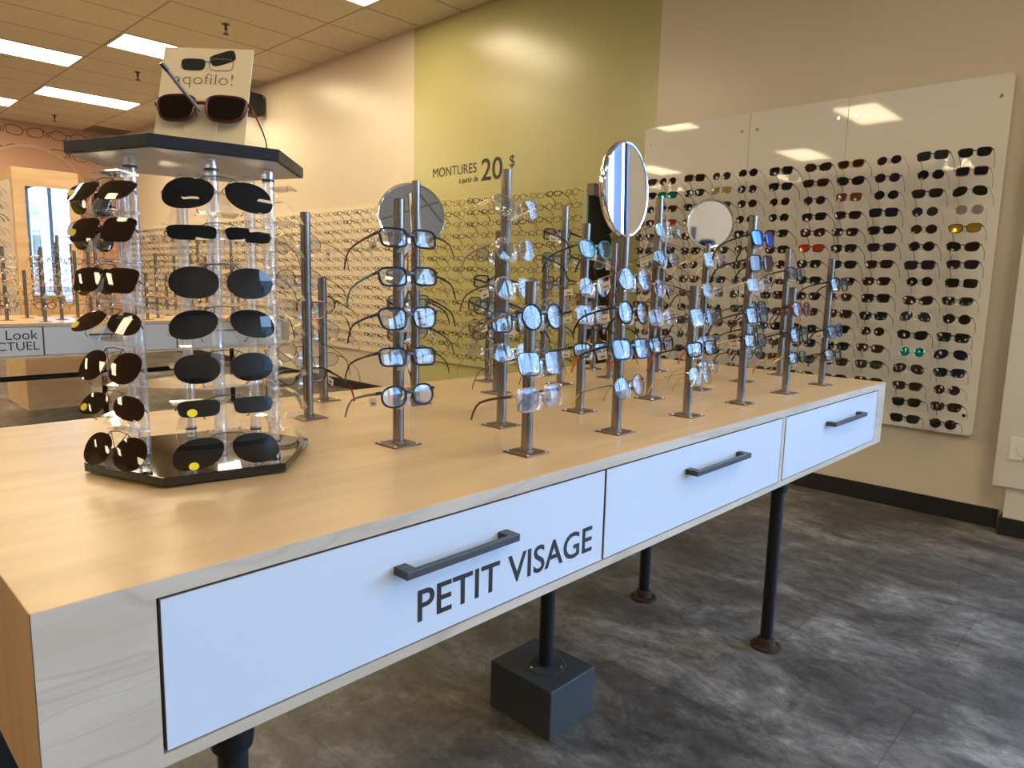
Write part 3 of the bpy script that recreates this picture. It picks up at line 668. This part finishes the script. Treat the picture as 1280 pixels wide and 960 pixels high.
def tag_mesh():
    mb = MB(); mb.box((-.0005, -.002, -.010), (.0005, .034, .008), M['tag'])
    for k in range(7): mb.box((-.0008, .004 + .003 * k, -.006), (.0008, .005 + .003 * k + .0006 * (k % 3), -.001), M['ink'])
    mb.tube([(0, .001, .007), (0, -.001, .014), (0, .001, .020)], .0004, .0004, M['tag'], n=4)
    return mb.mesh('price_tag', False)
TAG = tag_mesh()
# style: (shape, frame, temple, tip, lens, thin, words)
def Sx(sh, fm, tm=None, tip=None, lm='lens', thin=False): return (sh, 'f_' + fm, 'f_' + (tm or fm), ('f_' + tip) if tip else None, lm, thin)
A = {}
A['A1'] = (-1.03, 1.13, 1.258, {1.180: Sx('round', 'navy', 'taupe'), 1.080: Sx('square', 'navy', 'brown', None, 'lens', True), 1.005: Sx('square', 'blush', 'brown')})
A['A2'] = (-1.03, 1.469, 1.374, {1.266: Sx('round', 'purple', 'rose', 'red', 'lens', True), 1.184: Sx('round', 'black', 'black'), 1.094: Sx('square', 'blue', 'black', 'orange'), .999: Sx('round', 'gunmetal', 'black', 'yellow', 'lens', True)})
A['A3'] = (-1.03, 1.825, 1.258, {1.167: Sx('square', 'gunmetal', 'black', None, 'lens', True), 1.077: Sx('rect', 'black', 'black', 'orange'), .998: Sx('round', 'gold', 'gold', 'yellow', 'lens', True)})
A['A4'] = (-1.03, 2.167, 1.482, {1.406: Sx('wayfarer', 'black', 'black', None, 's_bluemirror'), 1.330: Sx('square', 'brown', 'black', None, 's_plum'), 1.262: Sx('rect', 'clear', 'clear'), 1.168: Sx('square', 'blue', 'burgundy'), 1.086: Sx('rect', 'navy', 'gold')})
A['A5'] = (-1.03, 2.520, 1.262, {1.182: Sx('cat', 'red', 'burgundy'), 1.091: Sx('square', 'black', 'black'), 1.010: Sx('rect', 'black', 'gold')})
A['A6'] = (-1.03, 2.871, 1.378, {1.274: Sx('square', 'black', 'black'), 1.094: Sx('square', 'blue', 'black'), 1.000: Sx('rect', 'black', 'brown')})
A['B1'] = (-1.277, .963, 1.430, {1.340: Sx('rect', 'navy', 'tortoise'), 1.258: Sx('rect', 'navy', 'teal'), 1.167: Sx('wayfarer', 'navy', 'black'), 1.082: Sx('rect', 'navy', 'tortoise'), .995: Sx('oval', 'navy', 'grey')})
A['B2'] = (-1.277, 1.299, 1.535, {1.435: Sx('cat', 'blush', 'clear'), 1.333: Sx('round', 'clear', 'taupe'), 1.237: Sx('round', 'clear', 'brown'), 1.150: Sx('square', 'blue', 'taupe'), 1.074: Sx('oval', 'clear', 'gold', None, 'lens', True)})
A['B3'] = (-1.277, 1.630, 1.428, {1.350: Sx('cat', 'teal', 'black'), 1.243: Sx('round', 'gold', 'black', None, 'lens', True), 1.165: Sx('square', 'clear', 'black'), 1.062: Sx('rect', 'black', 'black', 'red')})
A['B4'] = (-1.277, 2.008, 1.538, {1.428: Sx('oval', 'silver', 'black', None, 'lens', True), 1.339: Sx('oval', 'gunmetal', 'black', None, 'lens', True), 1.244: Sx('round', 'rose', 'rose', None, 'lens', True), 1.151: Sx('square', 'clear', 'rose'), 1.061: Sx('square', 'black', 'blue', 'red')})
A['B5'] = (-1.277, 2.337, 1.410, {1.346: Sx('square', 'clear', 'gold'), 1.239: Sx('cat', 'blush', 'burgundy'), 1.144: Sx('rect', 'black', 'black'), 1.052: Sx('square', 'silver', 'black', None, 'lens', True), .965: Sx('round', 'gold', 'gold', None, 'lens', True)})
rl = [Sx('rect', 'black'), Sx('square', 'tortoise'), Sx('round', 'gold', 'brown', None, 'lens', True), Sx('rect', 'navy', 'black'), Sx('oval', 'burgundy', 'red', None, 'lens', True), Sx('cat', 'green', 'black'), Sx('square', 'clear', 'blush'), Sx('rect', 'gunmetal', 'black', 'red', 'lens', True), Sx('round', 'tortoise', 'gold')]
A['B6'] = (-1.277, 2.690, 1.260, {1.180: rl[0], 1.086: rl[3], 1.0: rl[5]})
A['B7'] = (-1.277, 3.045, 1.428, {1.319: Sx('square', 'blue', 'black'), 1.165: Sx('rect', 'black', 'burgundy'), 1.07: rl[7]})
A['C1'] = (-1.680, .967, 1.422, {1.335: rl[2], 1.243: Sx('round', 'burgundy', 'tortoise', None, 'lens', True), 1.165: Sx('square', 'rose', 'rose', 'black', 'lens', True), 1.055: Sx('round', 'gunmetal', 'black', None, 'lens', True), .985: Sx('rect', 'black', 'black', 'red')})
A['C2'] = (-1.680, 1.330, 1.543, {1.374: Sx('round', 'tortoise', 'brown'), 1.262: Sx('rect', 'black', 'black'), 1.180: Sx('cat', 'green', 'black'), 1.09: Sx('oval', 'tortoise', 'brown')})
for k, (Y, top) in {'C3': (1.680, 1.423), 'C4': (2.018, 1.533), 'C5': (2.332, 1.420), 'C6': (2.695, 1.535)}.items():
    lv = [z for z in LV if z < top - .06]; A[k] = (-1.680, Y, top, {z: rl[(i * 4 + ord(k[1])) % 9] for i, z in enumerate(lv) if i != (ord(k[1]) % 3)})
for k, (Y, top) in {'D1': (1.147, 1.255), 'D2': (1.50, 1.388), 'D3': (1.855, 1.262), 'D4': (2.170, 1.364), 'D5': (2.510, 1.26)}.items():
    lv = [z for z in LV if z < top - .06]; A[k] = (-1.900, Y, top, {z: rl[(i * 2 + ord(k[1])) % 9] for i, z in enumerate(lv)})
RW = dict(A='front row', B='second row', C='third row', D='back row')
POSTW = {}
for k, (X, Y, top, gl) in A.items():
    row, n = RW[k[0]], ORD[int(k[1]) - 1]; face = 1 if k[0] in 'AB' else -1
    extra = {'A2': ' under a mirror', 'B5': ' under a mirror', 'C2': ' with mirror'}.get(k, '')
    post(X, Y, top, ('bare steel post, %s of the %s on the front table%s' % (n, row, extra)), gl.keys(), face, 'steel posts on the front table')
    for i, (z, st) in enumerate(sorted(gl.items(), reverse=True)):
        sh, fm, tm, tip, lm, thin = st
        d1 = TXT[fm]; sung = lm.startswith('s_')
        kind = 'sunglasses' if sung else 'eyeglasses'
        tl = '' if TXT[tm] == d1 else ' with %s temples' % TXT[tm]
        lab = '%s %s %s%s, %s down on %s post of table\'s %s' % (d1, SH[sh], kind, tl, ORD[i], n, row)
        rr_ = random.Random(hash((k[0] == 'A', int(k[1]), i)) % 999)
        g = eyeglasses(lab, kind, 'glasses on the front table posts', (X + face * .0405, Y, z + .004), face * PI / 2 + rr_.uniform(-.05, .05), -math.radians(rr_.uniform(7, 13)), sh, fm, tm, tip, lm, thin, kind, S=1.15, ry=rr_.uniform(-.04, .04))
        if rr_.random() < .45:
            q = rr_.choice((-1, 1)); link('price_tag', TAG, g, (q * .070, .030, -.008), (0, 0, .2 * q))

def round_mirror(label, loc, R, nrm, stem_to, concave=0., depth=.016):
    m_ = thing('round_mirror', label, 'mirror', loc, group='round mirrors on the posts')
    nv = Vector(nrm).normalized(); q = nv.to_track_quat('Z', 'Y').to_matrix().to_4x4()
    s = MB(); s.lathe([(R * .97, -depth), (R + .001, -depth * .8), (R + .003, -depth * .3), (R + .003, .001), (R + .001, .003), (R - .003, .002), (R - .003, 0)], M['chrome'], 48, q); obj('rim', s, m_, True)
    vs = [(0, 0, .0005 - concave)]; fs = []; rings = 8; n = 48
    for i in range(1, rings + 1):
        r = (R - .003) * i / rings
        for k in range(n): a = 2 * PI * k / n; vs.append((r * math.cos(a), r * math.sin(a), .0005 - concave * (1 - (i / rings) ** 2)))
    for k in range(n): fs.append((0, 1 + k, 1 + (k + 1) % n))
    for i in range(rings - 1):
        for k in range(n): a, b = 1 + i * n, 1 + (i + 1) * n; k2 = (k + 1) % n; fs.append((a + k, b + k, b + k2, a + k2))
    s = MB(); s.add(vs, fs, M['mirror'], q); o = obj('mirror_glass', s, m_, True)
    st = Vector(stem_to) - Vector(loc); s = MB(); s.tube([tuple(st), tuple(-nv * (depth * .9))], .006, .006, M['chrome'], n=10); obj('clamp_stem', s, m_, True)
    return m_
def azel(az, el): a, e = math.radians(az), math.radians(el); return (math.cos(a) * math.cos(e), math.sin(a) * math.cos(e), math.sin(e))
round_mirror('round chrome mirror turned sideways on the second post of the front row', (-1.03, 1.469, 1.487), .112, azel(7.3, 1), (-1.034, 1.469, 1.374))
round_mirror('small round magnifying mirror facing the viewer on a second row post', (-1.268, 2.333, 1.479), .084, azel(-42, -1), (-1.277, 2.337, 1.405), concave=.012)
round_mirror('round mirror behind the steel posts nearest the price lettering', (-1.712, 1.338, 1.446), .098, azel(-32, 15), (-1.690, 1.335, 1.37), depth=.014)

# ------------------------------------------------------------------ hexagonal clip-on rack
RC = Vector((-1.42, .582)); RZ = TZ
rk = thing('sunglass_rack', 'clear hexagonal rack of clip-on sunglasses with black base and top', 'display rack', (RC.x, RC.y, TZ))
def hexa(r, rot=19.): return [(r * math.cos(math.radians(rot + 60 * k)), r * math.sin(math.radians(rot + 60 * k))) for k in range(6)]
s = MB(); s.prism(hexa(.2135), .004, .021, M['black_acr']); obj('base', s, rk, bevel=.0015)
s = MB(); s.lathe([(.10, 0), (.10, .004)], M['black'], 30); obj('turntable_foot', s, rk)
s = MB(); s.prism(hexa(.2135), .5815, .602, M['navy_acr']); s.prism(hexa(.205), .5800, .5815, M['sheen_acr']); obj('top', s, rk, bevel=.0015)
FACES = [-11, 49, 109, 169, 229, 289]
ROWZ = [1.390 - .880, 1.325 - .880, 1.240 - .880, 1.168 - .880, 1.090 - .880, 1.020 - .880, .938 - .880]
def bracket_mesh():
    mb = MB()   # clear tongue sloping out and down, arm to the tube, curved shield behind the lenses
    def slab(pts, th):
        n = len(pts); vs = [Vector(p) for p in pts]; nn = (vs[1] - vs[0]).cross(vs[2] - vs[0]).normalized() * th
        mb.add([tuple(v) for v in vs] + [tuple(v + nn) for v in vs], [tuple(range(n))[::-1], tuple(range(n, 2 * n))] + [(i, (i + 1) % n, n + (i + 1) % n, n + i) for i in range(n)], M['acr_soft'])
    slab([(-.034, .004, .034), (.034, .004, .034), (.034, -.034, .038), (-.034, -.034, .038)], .003)
    prof = [(-.011, .004, .008), (-.012, -.012, .010), (-.014, -.026, .002), (-.018, -.038, -.014), (-.021, -.048, -.032)]
    vs = [(w_ * sx, y - k, z) for (w_, y, z) in prof for k in (0, .003) for sx in (1, -1)]; fs = []
    for i in range(4):
        o, p = i * 4, i * 4 + 4; fs += [(o, o + 1, p + 1, p), (o + 2, p + 2, p + 3, o + 3), (o, p, p + 2, o + 2), (o + 1, o + 3, p + 3, p + 1)]
    fs += [(0, 2, 3, 1), (16, 17, 19, 18)]; mb.add(vs, fs, M['acr_soft'])
    return mb.mesh('clear_bracket', False)
BRK = bracket_mesh()
for fi, fa in enumerate(FACES):
    th = math.radians(fa); c_, s_2 = math.cos(th), math.sin(th)
    s = MB(); s.lathe([(.0112, .021), (.0112, .580)], M['acr'], 18, Matrix.Translation((.138 * c_, .138 * s_2, 0))); s.lathe([(.0085, .022), (.0085, .579)], M['acr'], 18, Matrix.Translation((.138 * c_, .138 * s_2, 0))); tu = obj('clear_tube', s, rk, True)
    for z in (.040, .560): s = MB(); s.lathe([(.0118, z - .002), (.0118, z + .002)], M['handle'], 16, Matrix.Translation((.138 * c_, .138 * s_2, 0))); obj('tube_collar', s, tu)
    for z in ROWZ: link('clear_bracket', BRK, rk, (.152 * c_, .152 * s_2, z), (0, 0, th + PI / 2))
for z in (.30, .16, .44):
    s = MB(); s.prism(hexa(.118, 49), z, z + .003, M['acr']); obj('clear_shelf', s, rk)
def clip_on(label, fa, z, shape, a, b, lens, tilt, sticker, sp, off=.198, roll=0.):
    th = math.radians(fa)
    r = thing('clip_on_sunglasses', label, 'clip-on sunglasses', (RC.x + off * math.cos(th), RC.y + off * math.sin(th), TZ + z), th + PI / 2, 'clip-ons on the hexagonal rack', tilt); r.rotation_euler[1] = roll
    mb = MB(); ex = sp / 2
    mb = MB(); mb.tube([(-ex + .3 * a, .004, b * .86), (-ex * .5, .000, b * 1.0 + .004), (0, -.002, b * 1.0 + .006), (ex * .5, .0, b * 1.0 + .004), (ex - .3 * a, .004, b * .86)], .0009, .0009, M['f_gunmetal']); obj('top_wire', mb, r, True)
    for sd in (-1, 1):
        mb = MB(); mb.tube([(sd * (ex + a * .97), .006, .002), (sd * (ex + a + .003), .008, .001), (sd * (ex + a + .002), .013, -.001)], .0011, .0014, M['f_gunmetal']); obj('side_hook', mb, r, True)
        mb = MB(); mb.tube([(sd * (ex - a * .2), .003, -b * .95), (sd * (ex - a * .25), .004, -b - .004), (sd * (ex - a * .32), .009, -b - .005)], .0009, .0009, M['f_gunmetal']); obj('lower_hook', mb, r, True)
        mb = MB(); mb.tube([(sd * (ex - a * .95), .002, b * .1), (sd * (ex - a - .003), .004, b * .25), (sd * (ex * .5), .0, b + .004)], .0008, .0008, M['f_gunmetal']); obj('bridge_wire', mb, r, True)
    for sd in (-1, 1):
        o = lens_outline(shape, a, b, 30, sd); k = len(o); vs, fs = [], []
        def dy(x, zz): return 1.4 * (x - sd * ex + sd * a * .0) ** 2 + 1.6 * zz * zz + .7 * (abs(x) - ex) * .10
        rings = (1., .8, .55, .28)
        for lay in (0, .0016):
            for sc in rings:
                for p in o: x = sd * ex + p[0] * sc; vs.append((x, dy(x, p[1] * sc) + lay, p[1] * sc))
            vs.append((sd * ex, dy(sd * ex, 0) + lay, 0))
        nr = len(rings); st = nr * k + 1
        for q in range(k):
            q2 = (q + 1) % k
            for i in range(nr - 1): fs += [(i * k + q, i * k + q2, (i + 1) * k + q2, (i + 1) * k + q), (st + i * k + q, st + (i + 1) * k + q, st + (i + 1) * k + q2, st + i * k + q2)]
            fs += [((nr - 1) * k + q, (nr - 1) * k + q2, nr * k), (st + (nr - 1) * k + q, st + nr * k, st + (nr - 1) * k + q2), (q, st + q, st + q2, q2)]
        mb = MB(); mb.add(vs, fs, M[lens]); l = obj('lens', mb, r, True)
        if sticker and sd == -1:
            mb = MB(); sx, sz = (sd * ex + sticker[0] * a, sticker[1] * b); y = dy(sx, sz)
            mb.lathe([(.0085, .0), (.0085, .0012)], M['yellow'], 18, frame_mtx((1, 0, 0), (0, 0, .82), (0, -1, 0), (sx, y - .0006, sz))); obj('yellow_sticker', mb, l)
    return r
# front right face: black lenses; (shape, half width, half height, row, sticker, tilt)
BK = [('aviator', .0400, .0265, None, -.05, 'large black'), ('rect', .0390, .0135, None, -.25, 'narrow black'), ('oval', .0400, .0275, None, .05, 'wide oval black'),
      ('aviator', .0385, .0255, None, -.02, 'drop-shaped black'), ('oval', .0375, .0260, None, .05, 'oval black'), ('rect', .0345, .0150, (-.35, -.45), .0, 'small rectangular black'), ('aviator', .0415, .0290, (-.30, -.72), .10, 'large black drop-shaped')]
for i, (sh, a, b, stk, tl, d) in enumerate(BK):
    clip_on('%s clip-on%s, front side of the rack, %s row down' % (d, ' with yellow sticker' if stk else '', ORD[i]), -11, ROWZ[i] + .001, sh, a, b, 'clip_black', -.10 + tl, stk, .0930, .196)
BR = [('wayfarer', .038, .021, (-.75, -.1), -.55, 'brown'), ('rect', .037, .0225, (-.75, -.2), -.30, 'brown rectangular'), ('rect', .037, .0225, None, -.25, 'dark brown'),
      ('aviator', .038, .0225, (-.8, -.4), -.60, 'tilted brown'), ('oval', .0345, .0290, None, -.38, 'round brown'), ('aviator', .036, .0215, (-.65, -.4), -.35, 'brown pointed'), ('oval', .0370, .0300, None, -.34, 'oval brown')]
for i, (sh, a, b, stk, tl, d) in enumerate(BR):
    clip_on('%s clip-on%s, left side of the rack, %s row down' % (d, ' with yellow sticker' if stk else '', ORD[i]), -71, ROWZ[i] + .002, sh, a, b, 'clip_brown', -.10 + tl, stk, .0860, .202)
for i in range(3):
    clip_on('brown clip-on lenses on the rack\'s rear left side, %s row from the top' % ORD[i], -131, ROWZ[i] - .004, 'oval', .034, .026, 'clip_brown', .0, None, .090, .198)

bxo = thing('storage_box', 'black box on the floor in the lower left corner, behind the table end', 'box', (-2.28, .33, 0))
s = MB(); s.box((-.27, -.22, 0), (.27, .22, .26), M['black']); obj('body', s, bxo, bevel=.008)
s = MB(); s.box((-.275, -.225, .26), (.275, .225, .285), M['black']); obj('lid', s, bxo, bevel=.006)

# card and flip-up sunglasses on top of the rack
cz = TZ + .602
cN = azel(-44, 0); nv = Vector(cN); uv = Vector((0, 0, 1)); rv = uv.cross(nv)          # right-hand direction of the card as read
lean = math.radians(20); up = (uv * math.cos(lean) - nv * math.sin(lean)); nn = rv.cross(up)
cb = Vector((-1.365, .545, cz)) + rv * .022; CW, CH = .166, .212
cd = thing('display_card', 'cream advertising card with drawn clip-on glasses standing on the rack', 'card', tuple(cb))
cm = frame_mtx(rv, up, nn, (0, 0, 0))
s = MB(); s.prism([(-CW / 2, 0), (CW / 2, 0), (CW / 2, CH), (-CW / 2, CH)], -.003, 0, M['paper'], cm); obj('sheet', s, cd)
s = MB(); s.prism([(-.03, 0), (.03, 0), (.03, .10), (-.03, .10)], -.003, 0, M['paper'], frame_mtx(rv, (up * .55 - nn * .0 + uv * .3).normalized(), nn, tuple(-nn * .003))); obj('easel_back', s, cd)
text('lettering', 'aqofilo!', .034, cm @ Matrix.Translation((-.060, .1345, .0006)), M['brown_top'], cd, xs=1.12, depth=.0003, offset=-.0008)
s = MB()
o = lens_outline('rect', .022, .0125, 20, -1); s.prism([(p[0] - .026, p[1] + .176) for p in o], .0002, .0010, M['ink'], cm)
o = lens_outline('rect', .024, .0125, 20, 1); ca, sa = math.cos(.38), math.sin(.38); s.prism([(.028 + p[0] * ca - p[1] * sa, .191 + p[0] * sa + p[1] * ca) for p in o], .0002, .0010, M['ink'], cm)
s.tube([(.026 + p[0], .177 + p[1], .0008) for p in lens_outline('rect', .022, .0125, 20, 1)], .0009, .0005, M['f_taupe'], True, 4, (0, 0, 1), mtx=cm)
s.tube([(-.006, .181, .0008), (.0, .183, .0008), (.006, .181, .0008)], .0010, .0005, M['ink'], False, 4, (0, 0, 1), mtx=cm); obj('drawing', s, cd)
g = thing('flip_up_glasses', 'purple-red sunglasses with brown lenses leaning on the cream card', 'sunglasses', tuple(cb + up * .072 + nn * .022 + rv * .006), math.radians(-44) + PI / 2, None, -lean * .9)
gm2 = glasses_meshes('wayfarer', 'f_burgundy', 'f_red', None, 's_darkbrown', False, 1.22)
link('frame', gm2['frame'], g); link('lens', gm2['lens'][0], g); link('lens', gm2['lens'][1], g); link('temple', gm2['temple'][0], g); link('temple', gm2['temple'][1], g)
s = MB(); s.tube([(.002, -.002, -.008), (-.020, -.035, .014), (-.034, -.066, .030)], .0032, .0032, M['f_grey'], n=10); s.tube([(-.034, -.066, .030), (-.040, -.078, .036)], .0040, .0040, M['f_gunmetal'], n=10); obj('lift_arm', s, g, True)

# ------------------------------------------------------------------ second table and mirror tower in the background
T2X1, T2X0, T2Y0, T2Y1 = -6.0, -7.14, .30, 3.27
tb2, ds2, ox2, oy2 = table('second maple display table with white drawers, behind the rack at left', T2X1, T2X0, T2Y0, T2Y1,
    [(.43, 1.318, .30, .70), (1.326, 2.258, .30, 1.77), (2.266, 3.20, .30, 2.74)], [(-6.84, 1.945, 0), (-6.84, .45, 0), (-6.84, 3.1, 0), (-6.1, .45, 0), (-6.1, 3.1, 0)], name='display_table')
s = MB(); s.tube([(-6.84 - ox2, .45 - oy2, .38), (-6.84 - ox2, 3.1 - oy2, .38)], .0215, .0215, M['pipe'], n=14); obj('stretcher', s, tb2, True)
text('lettering', 'Look', .098, facing_x((T2X1 + .0006 - ox2, 1.288 - oy2, .766)), M['ink'], ds2[0], 'RIGHT', xs=.98, depth=.0004)
text('lettering', 'ACTUEL', .086, facing_x((T2X1 + .0006 - ox2, 1.294 - oy2, .690)), M['ink'], ds2[0], 'RIGHT', xs=1.0, depth=.0004)
TWX = -7.47
tw = thing('mirror_tower', 'tall maple display tower with a rectangular mirror behind the second table', 'display tower', (TWX - .40, 1.75, 0))
s = MB(); s.box((-.40, -.255, 0), (.40, .255, 2.145), M['maple']); obj('carcass', s, tw, bevel=.002)
s = MB(); s.box((.400, -.165, .985), (.404, .165, 1.99), M['mirror']); obj('mirror_glass', s, tw)
s = MB(); s.box((-.33, -.258, .70), (.33, -.255, 2.05), M['panel']); obj('side_display_panel', s, tw)
for ri in range(11):
    for k in range(3):
        sh, fm, tm, th_ = opt_pool[(ri * 3 + k) % 8]
        far(glasses_single(sh, fm, tm, 'lens_far', th_), Matrix.Translation((TWX - .40 + (-.21 + .21 * k), 1.75 - .258 - .150, 1.98 - .115 * ri)) @ Matrix.Rotation(-.2, 4, 'X'))
bpool = [('round', 'f_gold', 'f_gold', True), ('oval', 'f_clear', 'f_clear', False), ('rect', 'f_gunmetal', 'f_black', True), ('square', 'f_blush', 'f_gold', False), ('round', 'f_tortoise', 'f_tortoise', False)]
rows2 = (('front row', -6.17, 1), ('second row', -6.42, 1), ('third row', -6.72, -1), ('back row', -6.97, -1))
for j, (rw, X, face) in enumerate(rows2):
    for k in range(6):
        Y = 1.02 + .36 * k + (.17 if j % 2 else 0); top = [1.26, 1.43, 1.535][(k + j) % 3]
        lv = [z for z in LV if z < top - .06]
        p = thing('display_post', 'bare steel post, %s of the %s on the background table' % (ORD[k], rw), 'display post', (X, Y, TZ), group='steel posts on the background table')
        s = MB(); s.cyl((0, 0), .0128, .003, top - TZ, M['steel'], 12); obj('pipe', s, p, True)
        s = MB(); s.box((-.038, -.038, 0), (.038, .038, .003), M['plate']); obj('base_plate', s, p)
        for z in lv: link('nose_holder', HOLD, p, (face * .034, 0, z - TZ), (0, 0, PI / 2 * face))
        for i, z in enumerate(sorted(lv, reverse=True)):
            sh, fm, tm, th_ = bpool[(i * 2 + k + j) % 5]
            far(glasses_single(sh, fm, tm, 'lens_far', th_), Matrix.Translation((X + face * .0405, Y, z + .004)) @ Matrix.Rotation(face * PI / 2, 4, 'Z') @ Matrix.Rotation(-.18, 4, 'X'))
round_mirror('round mirror on a post of the background table', (-6.42, 1.72, 1.56), .095, azel(-15, 0), (-6.42, 1.55, 1.50))

mb = MB()
for me, mt in FAR:
    o = len(mb.v); mb.v += [tuple(mt @ v.co) for v in me.vertices]
    idx = [mb.mi(x) for x in me.materials]
    for p in me.polygons: mb.f.append(tuple(o + v for v in p.vertices)); mb.m.append(idx[p.material_index])
o = obj('eyeglasses_stock', mb); tag(o, 'many tiny eyeglasses far away on the beige wall, background table and tower', 'eyeglasses'); o['kind'] = 'stuff'

# ------------------------------------------------------------------ sky and camera
wd = bpy.data.worlds.new('sky'); SC.world = wd; wd.use_nodes = True
bg = wd.node_tree.nodes['Background']; bg.inputs[0].default_value = (.40, .64, 1., 1); bg.inputs[1].default_value = 11.0

cam = bpy.data.cameras.new('camera'); cam.sensor_width = 36.; cam.lens = 876.9 / 1280 * 36; cam.clip_start = .02
co = bpy.data.objects.new('camera', cam); COL.objects.link(co)
a, b, c = (math.radians(v) for v in (-8.21, 43.69, -1.406))
R = Matrix.Rotation(b, 3, 'Z') @ Matrix.Rotation(a, 3, 'X') @ Matrix.Rotation(c, 3, 'Y')
rgt, fwd, upv = R.col[0], R.col[1], R.col[2]
co.matrix_world = frame_mtx(rgt, upv, -fwd, (0, 0, 1.254)); SC.camera = co
